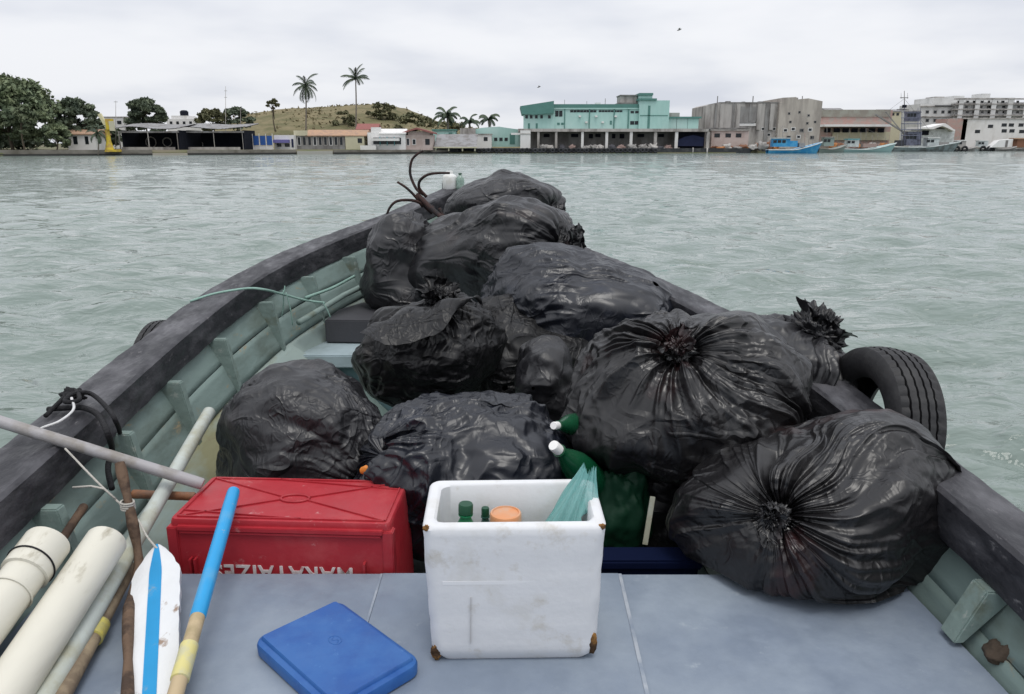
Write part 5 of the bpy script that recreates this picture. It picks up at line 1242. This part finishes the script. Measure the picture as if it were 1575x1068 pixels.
# green line across the gunwale, further forward
M_gline = mat('green_line', (.26, .40, .35), .85, .2, var=.25, bump=.4, bscale=150)
gl = empty('green_line', gz(420, 447), 'frayed thin green line trailing over the gunwale beside the forward ribs', 'rope')
pts = [gz(292, 464, .0), gz(330, 452, .02), gz(380, 444, .028), gz(408, 446, .02), at_y(432, 452, 3.95), at_y(470, 462, 4.1), at_y(500, 466, 4.18)]
MB().tube(spline(pts, 60), .006, 6).build('strand', M_gline, gl, smooth=True)
for k, (p0, p1) in enumerate((((436, 447), (432, 492)), ((440, 450), (450, 500)), ((470, 458), (545, 425)), ((496, 464), (508, 488)), ((432, 452), (438, 440)))):
    A = at_y(*p0, 3.97 if k != 2 else 4.1); B = at_y(*p1, 3.99 if k != 2 else 4.6); md = (A + B) / 2 + Vector((.006, 0, -.008))
    MB().tube(spline([A, md, B], 14), .0035 if k != 2 else .009, 5).build('frayed_end', M_gline, gl, smooth=True)

# ---- grapnel anchor --------------------------------------------------
M_rust = mat('rusty_iron', (.048, .022, .018), .75, .4, col2=(.018, .014, .015), mscale=16, lo=.4, hi=.6, var=.35, bump=.5, bscale=60)
AY = 4.98
hub = at_y(642, 300, AY + .05)
anc = empty('grapnel_anchor', at_y(690, 350, AY - .15), 'rusty grapnel anchor with curled arms propped on the bow', 'anchor')
MB().tube(spline([at_y(700, 352, AY - .25), at_y(668, 325, AY - .08), hub], 14), .016, 8).build('shank', M_rust, anc, smooth=True)
for k, P in enumerate((((652, 300, 0), (640, 290, .02), (631, 268, .03), (633, 248, .03), (641, 238, .02), (651, 232, .02)),
                       ((656, 303, 0), (645, 290, -.02), (646, 278, -.04), (658, 269, -.05), (674, 266.5, -.05), (692, 266.5, -.04)),
                       ((650, 318, 0), (640, 304, -.04), (626, 290, -.06), (611, 280, -.07)),
                       ((664, 328, 0), (645, 312, -.06), (628, 308, -.10), (610, 310, -.12), (600, 319, -.12), (595, 330, -.12)))):
    pts = spline([at_y(a, b, AY + .05 + c) for a, b, c in P], 26)
    MB().tube(pts, [.0105 - .0035 * (i / 25) for i in range(26)], 8).build('arm', M_rust, anc, smooth=True)
for k in range(2): MB().tube(spline([at_y(664 + 12 * k, 318 + 3 * k, AY - .02), at_y(672 + 10 * k, 330 + 3 * k, AY - .05), at_y(690 + 6 * k, 344, AY - .14)], 12), .011, 7).build('shank_rod', M_rust, anc, smooth=True)
# bottles on the stem head
wb = at_y(692, 291, 6.12); wb.z = float(sheer(6.12)) - .01
e_ = empty('white_jug', wb, 'small white plastic jug standing on the stem head', 'jug')
mj = Matrix.Translation(wb)
MB().lathe([(.01, 0), (.052, 0), (.056, .01), (.056, .09), (.05, .105), (.03, .115), (.024, .12)], 20, mj).build('body', mat('white_plastic', (.72, .73, .72), .5, col2=(.6, .6, .56), mscale=12), e_, smooth=True, auto=45)
MB().lathe([(.027, .118), (.027, .138), (.02, .14), (.002, .14)], 16, mj).build('cap', M_wcap, e_, smooth=True, auto=45)
gb = at_y(708, 291, 6.10); gb.z = float(sheer(6.1)) - .01
bottle(gb, .032, .125, 'clear green bottle beside the white jug on the stem head', mat('pale_green_plastic', (.42, .58, .50), .2, trans=.5), M_dgreen, capr=.45)

# ---- bits between the bags ------------------------------------------
M_gb = mat('deep_green_plastic', (.005, .08, .032), .25, .5, var=.15, trans=.25, bump=.15, bscale=18)
def bottle_px(cap_px, cap_Y, base_px, base_Y, R, label, m):
    a = at_y(*cap_px, cap_Y); b = at_y(*base_px, base_Y); return bottle(b, R, (a - b).length, label, m, M_wcap, axis=(a - b), capr=.34)
bottle_px((852, 655), 2.22, (925, 650), 2.56, .036, 'upper green bottle with a white cap jammed between two bags', M_gb)
bottle_px((852, 686), 2.14, (950, 775), 2.38, .050, 'green bottle with a white cap tilted over the back of the cooler', M_gb)
lump('bag_fill', at_y(955, 792, 2.29), (.10, .08, .18), mat('dark_green_sack', (.003, .030, .014), .6, .3, var=.2, bump=.3, bscale=25), None, 33, .22, (70, 50))
gbg = bpy.data.objects['bag_fill']; gbg.name = 'green_sack'
tag(gbg, 'dark green plastic sack behind the cooler, under the biggest bag', 'sack')
# pale strip and blue box in the gap
a = at_y(1004, 764, 2.17); b = at_y(992, 838, 2.13)
tag(MB().bar(a, b, .016, .006, up=(0, 1, 0)).build('pale_strip', M_palep, bevel=.001), 'narrow pale plastic strip standing in the gap beside the dark green sack', 'strip')
bx_ = empty('blue_box', (.40, 2.12, .40), 'low dark blue box tucked behind the platform edge beside the cooler', 'box')
MB().bbox(.22, .54, 1.98, 2.05, .40, .730).build('body', mat('dark_blue_plastic', (.0015, .005, .024), .8, .15, var=.1), bx_, bevel=.01)
MB().bbox(.21, .55, 1.972, 2.058, .712, .742).build('lip', mat('dark_blue_lip', (.0015, .005, .026), .8, .15, var=.1), bx_, bevel=.006)
# orange tool end
oc = at_y(564, 722, 2.22); ob = empty('orange_spool', oc, 'small orange plastic clip with a blue tie between the two front bags', 'clip')
MB().tube([oc + Vector((-.012, 0, -.004)), oc + Vector((0, -.012, .003)), oc + Vector((.013, 0, 0)), oc + Vector((.016, .01, -.012))], [.012, .015, .014, .011], 10).build('body', mat('orange_plastic', (.60, .20, .03), .45), ob, smooth=True, auto=60)
MB().tube([oc + Vector((.01, 0, 0)), oc + Vector((.03, 0, .02)), oc + Vector((.05, .01, .03))], .004, 6).build('tie', M_cyan, ob, smooth=True)
# dark board on the foredeck
bd = at_z(536, 492, FZ + .02)
tag(MB().box((-.80, 4.40, FZ + .07), (.46, .50, .13), rz=-.05).build('dark_box', mat('dark_grey_board', (.055, .055, .062), .6, .4, var=.15, bump=.15), bevel=.006), 'flat dark grey slab lying on the foredeck beside the hull', 'slab')
# rusty lump beside the rib on the right
rl = at_z(1552, 1002, PZ + .03)
tag(lump('stone', (rl.x - .01, rl.y, PZ + .022), (.042, .035, .026), mat('brown_stone', (.07, .05, .035), .85, col2=(.05, .04, .03), mscale=14, bump=.5), None, 44, .3), 'small brown stone on the platform beside the wide green rib', 'stone')
# ================================================================== RUBBISH BAGS
def bag_mat(name, col, rough=.36, tint=None, tl=.60, th=.72, bump=.14, spec=.62):
    m, nt, b = new_mat(name); N = nt.nodes.new; L = nt.links.new
    tc = N('ShaderNodeTexCoord')
    n = N('ShaderNodeTexNoise'); n.inputs['Scale'].default_value = 4.5; n.inputs['Detail'].default_value = 3
    L(tc.outputs['Object'], n.inputs['Vector'])
    mr = N('ShaderNodeMapRange'); mr.inputs['From Min'].default_value = tl; mr.inputs['From Max'].default_value = th
    L(n.outputs[0], mr.inputs['Value'])
    mx = N('ShaderNodeMix'); mx.data_type = 'RGBA'; mx.inputs['A'].default_value = rgba(col); mx.inputs['B'].default_value = rgba(tint or col)
    L(mr.outputs[0], mx.inputs['Factor']); L(mx.outputs['Result'], b.inputs['Base Color'])
    n2 = N('ShaderNodeTexNoise'); n2.inputs['Scale'].default_value = 7; n2.inputs['Detail'].default_value = 2
    L(tc.outputs['Object'], n2.inputs['Vector'])
    mr2 = N('ShaderNodeMapRange'); mr2.inputs['From Min'].default_value = .3; mr2.inputs['From Max'].default_value = .7
    mr2.inputs['To Min'].default_value = rough - .07; mr2.inputs['To Max'].default_value = rough + .10
    L(n2.outputs[0], mr2.inputs['Value']); L(mr2.outputs[0], b.inputs['Roughness'])
    b.inputs['Specular IOR Level'].default_value = spec; b.inputs['IOR'].default_value = 1.5
    # fine crinkle: thin raised creases in two directions
    prev = None
    for k, (sc, st, hh) in enumerate((((.8, 2.2, 2.0), bump * 2.2, 9.0), ((2.4, .9, 1.6), bump * 1.8, 13.0), ((1.5, 1.5, 1.1), bump * 1.3, 30.0))):
        mp = N('ShaderNodeMapping'); mp.inputs['Scale'].default_value = sc; mp.inputs['Rotation'].default_value = (.4 * k, .7 - .5 * k, .5 + .9 * k)
        L(tc.outputs['Object'], mp.inputs['Vector'])
        nn = N('ShaderNodeTexNoise'); nn.inputs['Scale'].default_value = hh * .5; nn.inputs['Detail'].default_value = 1.5; nn.inputs['Distortion'].default_value = .8
        L(mp.outputs[0], nn.inputs['Vector'])
        a1 = N('ShaderNodeMath'); a1.operation = 'SUBTRACT'; a1.inputs[1].default_value = .5; L(nn.outputs[0], a1.inputs[0])
        a2 = N('ShaderNodeMath'); a2.operation = 'ABSOLUTE'; L(a1.outputs[0], a2.inputs[0])
        mr4 = N('ShaderNodeMapRange'); mr4.inputs['From Max'].default_value = .11; mr4.inputs['To Min'].default_value = 1.0; mr4.inputs['To Max'].default_value = 0.0
        L(a2.outputs[0], mr4.inputs['Value'])
        nm = N('ShaderNodeTexNoise'); nm.inputs['Scale'].default_value = 3.2 + k; nm.inputs['Detail'].default_value = 1; L(tc.outputs['Object'], nm.inputs['Vector'])
        mm = N('ShaderNodeMapRange'); mm.inputs['From Min'].default_value = .42; mm.inputs['From Max'].default_value = .62; L(nm.outputs[0], mm.inputs['Value'])
        mu = N('ShaderNodeMath'); mu.operation = 'MULTIPLY'; L(mr4.outputs[0], mu.inputs[0]); L(mm.outputs[0], mu.inputs[1])
        bp = N('ShaderNodeBump'); bp.inputs['Strength'].default_value = min(1, st * 1.5); bp.inputs['Distance'].default_value = .016 / (1 + k)
        L(mu.outputs[0], bp.inputs['Height'])
        if prev is not None: L(prev, bp.inputs['Normal'])
        prev = bp.outputs[0]
    L(prev, b.inputs['Normal'])
    return m
M_bag = bag_mat('black_bag_plastic', (.007, .007, .009), .38, (.02, .013, .013))
M_bagr = bag_mat('black_bag_plastic_reddish', (.007, .0065, .0075), .37, (.04, .014, .014), .60, .76)
M_bagn = bag_mat('navy_black_bag_plastic', (.006, .0075, .013), .36, (.013, .017, .029))
M_bagg = bag_mat('dull_black_bag_plastic', (.012, .012, .0145), .43, (.03, .027, .028), bump=.18)
M_bagm = bag_mat('matt_black_bag_plastic', (.006, .006, .007), .45, (.015, .014, .014), bump=.22, spec=.4)

def bag(label, c, r, knot, seed, rot=(0, 0, 0), mtl=None, n=(340, 210), pleat=1.0, crumple=1.0, stretch=1.0, tdir=(1, 0, 0),
        floor=None, pinch=.22, tail=1.0, lumps=1.0, facets=16, tail_out=.5, knot_size=1.0, sup=2.4, name='rubbish_bag', cat='rubbish bag', lobes=(), reach=1.15):
    rs = np.random.RandomState(seed)
    mtl = mtl or M_bag
    c = np.array(c, float); r = np.array(r, float)
    k = np.array(knot, float); k /= np.linalg.norm(k)
    u = np.cross(k, [0, 0, 1.0]);
    if np.linalg.norm(u) < .2: u = np.cross(k, [1.0, 0, 0])
    u /= np.linalg.norm(u); v = np.cross(k, u)
    nth, nph = n
    th = np.linspace(0, 2 * math.pi, nth, endpoint=False)[None, :]
    ph = (math.pi * (.012 + .976 * np.linspace(0, 1, nph) ** 1.18))[:, None]
    th, ph = [a.ravel() for a in np.broadcast_arrays(th, ph)]
    d = np.cos(ph)[:, None] * k + np.sin(ph)[:, None] * (np.cos(th)[:, None] * u + np.sin(th)[:, None] * v)
    th2 = th + .55 * perlin(d * 1.2, seed * .7 + 1) * np.clip(ph * .8, 0, 1)
    d = np.cos(ph)[:, None] * k + np.sin(ph)[:, None] * (np.cos(th2)[:, None] * u + np.sin(th2)[:, None] * v)
    M = np.array(Euler([math.radians(a) for a in rot]).to_matrix())
    q = d @ M                           # local direction
    s = q / r
    base = (np.abs(s) ** sup).sum(1) ** (-1 / sup)
    for (dl, rl) in lobes:              # further bulges, each holding the centre
        dl = np.array(dl, float); rl = np.array(rl, float)
        A_ = ((d / rl) ** 2).sum(1); B_ = -2 * ((d / rl) * (dl / rl)).sum(1); C_ = ((dl / rl) ** 2).sum() - 1
        tl = (-B_ + np.sqrt(np.maximum(B_ * B_ - 4 * A_ * C_, 0))) / (2 * A_)
        base = (base ** 10 + tl ** 10) ** .1
    # taut panels over uneven contents
    sn = s / np.linalg.norm(s, axis=1)[:, None]
    if facets:
        nk = rs.normal(size=(facets, 3)); nk /= np.linalg.norm(nk, axis=1)[:, None]; hk = .80 + .22 * rs.rand(facets)
        dd = np.maximum(sn @ nk.T, 1e-3) / hk[None]
        pe = 16.0
        fac = ((dd ** pe).sum(1) + 1.0) ** (-1 / pe)
        base = base * fac * 1.06
    size = r.mean()
    base *= 1 + lumps * (.13 * perlin(d * 1.25, seed * .31) + .07 * perlin(d * 2.7, seed * .47 + 3))
    p = c + d * base[:, None]
    dist = ph
    # pleats running out of the knot
    sa = rs.rand(3) * 6.28
    thw = th + .40 * np.sin(th + sa[0]) + .22 * np.sin(2 * th + sa[1]) + .10 * np.sin(3 * th + sa[2])
    def streak(Rn, fr, sd): return perlin(np.stack([Rn * np.cos(thw), Rn * np.sin(thw), ph * fr], 1), sd)
    mask = np.clip(.42 + 1.5 * perlin(d * 1.5, seed * .9 + 8), .0, 1.2); mask1 = np.clip(.5 + 1.6 * perlin(np.stack([1.2 * np.cos(th), 1.2 * np.sin(th), ph * .5], 1), seed * .9 + 18), .05, 1.2)
    def ridge(x, w_): return np.clip(1 - np.abs(x) / w_, 0, 1) ** 1.3
    fade_len = reach * (.55 + .75 * np.clip(.5 + 1.4 * perlin(np.stack([3.1 * np.cos(thw), 3.1 * np.sin(thw), ph * .1], 1), seed + .77), 0, 1))
    pl = .040 * np.abs(streak(2.2, .5, seed + .1)) * np.exp(-(ph / (reach * 1.25)) ** 2)
    pl += .026 * np.abs(streak(5.0, .5, seed + .2)) * np.exp(-(ph / fade_len) ** 2) * mask1
    pl += .016 * ridge(streak(6.5, .4, seed + .25), .30) * np.exp(-(ph / (fade_len * 1.2)) ** 2) * mask
    pl += .011 * np.abs(streak(11.0, .7, seed + .3)) * np.exp(-(ph / (fade_len * .75)) ** 2) * mask1
    pl += .005 * np.abs(streak(21.0, 1.0, seed + .4)) * np.exp(-(ph / (reach * .45)) ** 2)
    near = np.clip(ph / .22, 0, 1)
    disp = pleat * pl * (size / .33) * near * 1.6
    disp -= pinch * size * np.exp(-(ph / .24) ** 2)
    # tension wrinkles along tdir
    t = np.array(tdir, float); t /= np.linalg.norm(t)
    a1 = np.cross(t, [0.1, .2, 1.0]); a1 /= np.linalg.norm(a1); a2 = np.cross(t, a1)
    wq = .07 * np.stack([perlin(p * 2.6, seed + 11), perlin(p * 2.6, seed + 12), perlin(p * 2.6, seed + 13)], 1)
    pw = p + wq
    T = np.stack([pw @ t * 1.5, pw @ a1 * 8, pw @ a2 * 8], 1)
    T2 = np.stack([pw @ t * 3.0, pw @ a1 * 19, pw @ a2 * 19], 1)
    m2 = np.clip(.45 + 1.8 * perlin(p * 3.0, seed + 21), 0, 1.1)
    m2b = np.clip(.30 + 1.9 * perlin(p * 4.2, seed + 25), 0, 1.1)
    disp += stretch * (size / .33) * (.020 * np.abs(perlin(T, seed + 5)) + .017 * ridge(perlin(T, seed + 7), .26) * m2 + .009 * ridge(perlin(T2, seed + 6), .36) * m2b + .005 * np.abs(perlin(T2 * 1.7, seed + 9)) * m2b)
    # crumple: broad billows with a few sharp fold lines
    m3 = np.clip(.35 + 1.9 * perlin(p * 2.6, seed + 31), 0, 1.1)
    cr = .050 * np.abs(perlin(pw * 3.3, seed + 41)) + .020 * ridge(perlin(pw * 5.0, seed + 45), .20) * m3 + .016 * np.abs(perlin(pw * 8.0 + 3 * wq, seed + 42)) * m3 + .010 * ridge(perlin(pw * 12, seed + 43), .26) * m3 + .003 * np.abs(perlin(pw * 34, seed + 44)) * m3
    disp += crumple * cr * (size / .33) - crumple * .012
    p = p + d * disp[:, None]
    g_ = p.reshape(nph, nth, 3); sm = .25 * (np.roll(g_, 1, 1) + np.roll(g_, -1, 1)) + .5 * g_
    s2 = sm.copy(); s2[1:-1] = .5 * sm[1:-1] + .25 * (sm[2:] + sm[:-2]); p = s2.reshape(-1, 3)
    # sag
    zrel = (c[2] - p[:, 2]) / r[2]
    sg = 1 + .07 * np.clip(zrel, -.5, 1)
    p[:, 0] = c[0] + (p[:, 0] - c[0]) * sg; p[:, 1] = c[1] + (p[:, 1] - c[1]) * sg
    if floor is not None:
        h = p[:, 2] - floor; p[:, 2] = floor + np.where(h > .06, h, .06 * np.exp(np.minimum(h - .06, 0) / .06))- .0
        low = h < .06
        p[low, 2] = floor + .004 + (p[low, 2] - floor) * .9
    root = empty(name, (c[0], c[1], floor if floor is not None else c[2] - r[2] * .85), label, cat, 'black rubbish bags heaped in the boat')
    np_mesh('bag_body', p, np.concatenate([grid_faces(nph, nth, wrap=True)]), mtl, root)
    # close the far pole
    if tail > 0:
        kb = c + k * (base[0] + disp[0] + .035 * size / .33)
        R0 = .050 * size / .33 * knot_size
        g = 60
        tt = np.linspace(0, 2 * math.pi, 90, endpoint=False)[None]; pp = np.linspace(.02, math.pi - .02, g)[:, None]
        tt, pp = [a.ravel() for a in np.broadcast_arrays(tt, pp)]
        dk = np.cos(pp)[:, None] * k + np.sin(pp)[:, None] * (np.cos(tt)[:, None] * u + np.sin(tt)[:, None] * v)
        rr = R0 * (.8 + .9 * np.abs(perlin(dk * 2.2, seed + 51)) + .8 * np.abs(perlin(dk * 5, seed + 52)) + .4 * np.abs(perlin(dk * 11, seed + 53)))
        np_mesh('knot', kb + dk * rr[:, None], grid_faces(g, 90, wrap=True), mtl, root)
        # ruffled tail
        nt_, ns = 150, 26
        tt = np.linspace(0, 2 * math.pi, nt_, endpoint=False)[None]; ss = np.linspace(0, 1, ns)[:, None]
        tt, ss = [a.ravel() for a in np.broadcast_arrays(tt, ss)]
        ruff = perlin(np.stack([2.4 * np.cos(tt), 2.4 * np.sin(tt), ss * 1.1], 1), seed + 61) + .5 * perlin(np.stack([6 * np.cos(tt), 6 * np.sin(tt), ss * 2], 1), seed + 62)
        rad = R0 * (.55 + (1.5 * tail_out + .75) * ss ** .8 * (1 + .6 * ruff))
        out_ = R0 * tail * (2.3 * ss - 1.4 * ss ** 2 * tail_out * (1 + .8 * ruff))
        P = kb + k * (R0 * .35) + k * out_[:, None] + (np.cos(tt)[:, None] * u + np.sin(tt)[:, None] * v) * rad[:, None]
        P += .026 * np.stack([perlin(P * 16, seed + 63), perlin(P * 16, seed + 64), perlin(P * 16, seed + 65)], 1) + .005 * np.stack([perlin(P * 48, seed + 66), perlin(P * 48, seed + 67), perlin(P * 48, seed + 68)], 1)
        np_mesh('tail', P, grid_faces(ns, nt_, wrap=True), mtl, root)
    return root
def px_r(wpx, Y): return wpx / FPX * Y * 1.0
FL = .40
# far heap on the foredeck
bag('grey-black rubbish bag at the very tip of the bow, beside the anchor', at_y(770, 318, 5.25), (.345, .33, .19), (.90, -.42, -.10), 11, rot=(0, -8, -8), mtl=M_bagg, n=(260, 160), pleat=.9, crumple=.45, facets=12, tail_out=.3, stretch=.6, lobes=(((.12, 0, .05), (.26, .26, .20)),))
bag('small crinkled dull bag wedged between the black gunwale and the long bag under the anchor', at_y(618, 402, 4.55), (.215, .24, .27), (.3, -.2, .95), 23, mtl=M_bagg, n=(240, 150), pleat=.3, crumple=1.0, tail=0, stretch=.5, lobes=(((.03, 0, -.12), (.19, .22, .22)),))
bag('long smooth bag with a ruffled right end, lying just behind the wide mid-boat bag', at_y(752, 390, 4.42), (.40, .34, .24), (.88, -.46, .06), 31, rot=(0, -12, -10), mtl=M_bag, n=(340, 210), pleat=1.0, crumple=.45, stretch=.8, tdir=(1, 0, .25), tail=1.1, knot_size=1.3, tail_out=.5, lobes=(((.16, 0, .06), (.28, .28, .22)), ((-.16, 0, -.04), (.27, .28, .22))))
bag('wide taut bag with lengthwise creases lying in front of the bow heap', at_y(890, 476, 3.72), (.40, .38, .25), (-.80, .35, -.35), 43, rot=(0, 8, 0), mtl=M_bagn, n=(380, 230), pleat=.5, crumple=.35, stretch=1.3, tdir=(1, 0, -.08), tail=0, pinch=.1, lobes=(((-.10, 0, .06), (.31, .3, .24)), ((.12, 0, -.05), (.30, .3, .21))))
# dark mass under the heap
bag('deep-shaded bag under the wide taut bag, in the dark middle of the heap', at_y(800, 545, 3.55), (.36, .30, .26), (.2, .9, .2), 47, mtl=M_bagm, n=(200, 130), tail=0, pleat=.2)
fb = bag('matt black bag with a folded brim-like flap, in the middle of the boat', at_y(668, 540, 3.12), (.265, .25, .19), (.12, -.30, .92), 53, rot=(0, 4, 0), mtl=M_bagm, n=(340, 210), pleat=1.2, crumple=.9, tail=.7, knot_size=1.2, tail_out=.35, pinch=-.06, lobes=(((.05, 0, .08), (.20, .2, .15)), ((-.10, 0, -.06), (.21, .22, .17))))
# its flap
up_e = spline([at_y(590, 500, 2.98), at_y(622, 478, 2.98), at_y(660, 470, 2.98), at_y(712, 456, 3.0), at_y(745, 476, 3.02)], 30)
lo_e = spline([at_y(553, 514, 2.80), at_y(600, 527, 2.78), at_y(640, 523, 2.80), at_y(690, 492, 2.84), at_y(718, 460, 2.98)], 30)
G = np.array([[tuple(a.lerp(b, t) + Vector((0, 0, .03 * math.sin(math.pi * t)))) for a, b in zip(up_e, lo_e)] for t in np.linspace(0, 1, 16)])
q = G.reshape(-1, 3); q = q + .022 * np.stack([perlin(q * 9, 1), perlin(q * 9, 2), perlin(q * 9, 3)], 1) + .008 * np.abs(perlin(q * 22, 4))[:, None]
np_mesh('flap', q, grid_faces(16, 30), M_bagm, fb)
bag('small dull bag squeezed between the flapped bag and the big knotted bag', at_y(838, 592, 2.98), (.13, .17, .18), (.3, .9, -.2), 59, mtl=M_bagg, n=(240, 160), pleat=.3, crumple=1.25, tail=0)
bag('dark grey bulging bag lying against the green-grey hull side', at_y(472, 676, 2.62), (.285, .27, .215), (.80, -.50, -.25), 61, rot=(0, 6, 12), mtl=M_bagg, n=(380, 230), pleat=.8, crumple=.65, stretch=.8, tdir=(.8, 0, .5), tail=.6, knot_size=.7, lobes=(((-.04, 0, .05), (.22, .22, .19)), ((.09, -.03, -.05), (.22, .22, .19)), ((-.08, 0, -.1), (.21, .22, .16))))
bag('navy-tinted bag with slanting glossy creases behind the white cooler', at_y(714, 724, 2.44), (.33, .28, .225), (-.8, -.35, .3), 71, rot=(0, 2, -6), mtl=M_bagn, n=(400, 240), pleat=.9, crumple=.45, stretch=1.5, tdir=(.75, -.3, .8), tail=0, pinch=.1, lobes=(((.10, 0, .05), (.24, .24, .19)), ((-.1, 0, -.06), (.25, .24, .2))))
bag('bag whose bunched knot sticks up beside the tyre', at_y(1190, 592, 2.80), (.26, .25, .235), (.56, -.05, .83), 83, mtl=M_bag, n=(260, 160), pleat=1.1, crumple=.8, tail=.35, knot_size=2.0, tail_out=.05)
bag('hidden dark bag on the bilge boards under the biggest bag', at_y(1040, 720, 2.55), (.40, .25, .25), (0, -.5, .5), 89, mtl=M_bagm, n=(160, 110), tail=0, floor=FL)
bag('biggest bag, its bunched knot on top and pleats fanning out of it', at_y(1056, 618, 2.50), (.375, .32, .27), (-.24, -.55, .74), 97, rot=(0, 3, 4), mtl=M_bagr, n=(520, 300), pleat=1.1, crumple=.45, stretch=.7, tdir=(.5, -.2, -.8), tail=.7, knot_size=.72, tail_out=.12, reach=1.35, lobes=(((-.20, -.05, .0), (.24, .22, .215)), ((.14, 0, .05), (.24, .25, .22)), ((.05, 0, -.1), (.30, .26, .21))))
bag('rounded bag resting on the grey platform, its knot in a deep pleated dimple', at_y(1246, 786, 2.03), (.335, .30, .245), (-.50, -.62, .26), 103, rot=(0, -14, 6), mtl=M_bagr, n=(520, 300), pleat=1.1, crumple=.42, stretch=.6, tdir=(.8, -.2, .4), floor=.754, tail=.6, knot_size=.62, tail_out=.10, pinch=.20, reach=1.3, lobes=(((.12, 0, .05), (.25, .25, .21)), ((-.13, 0, -.05), (.26, .25, .19))))
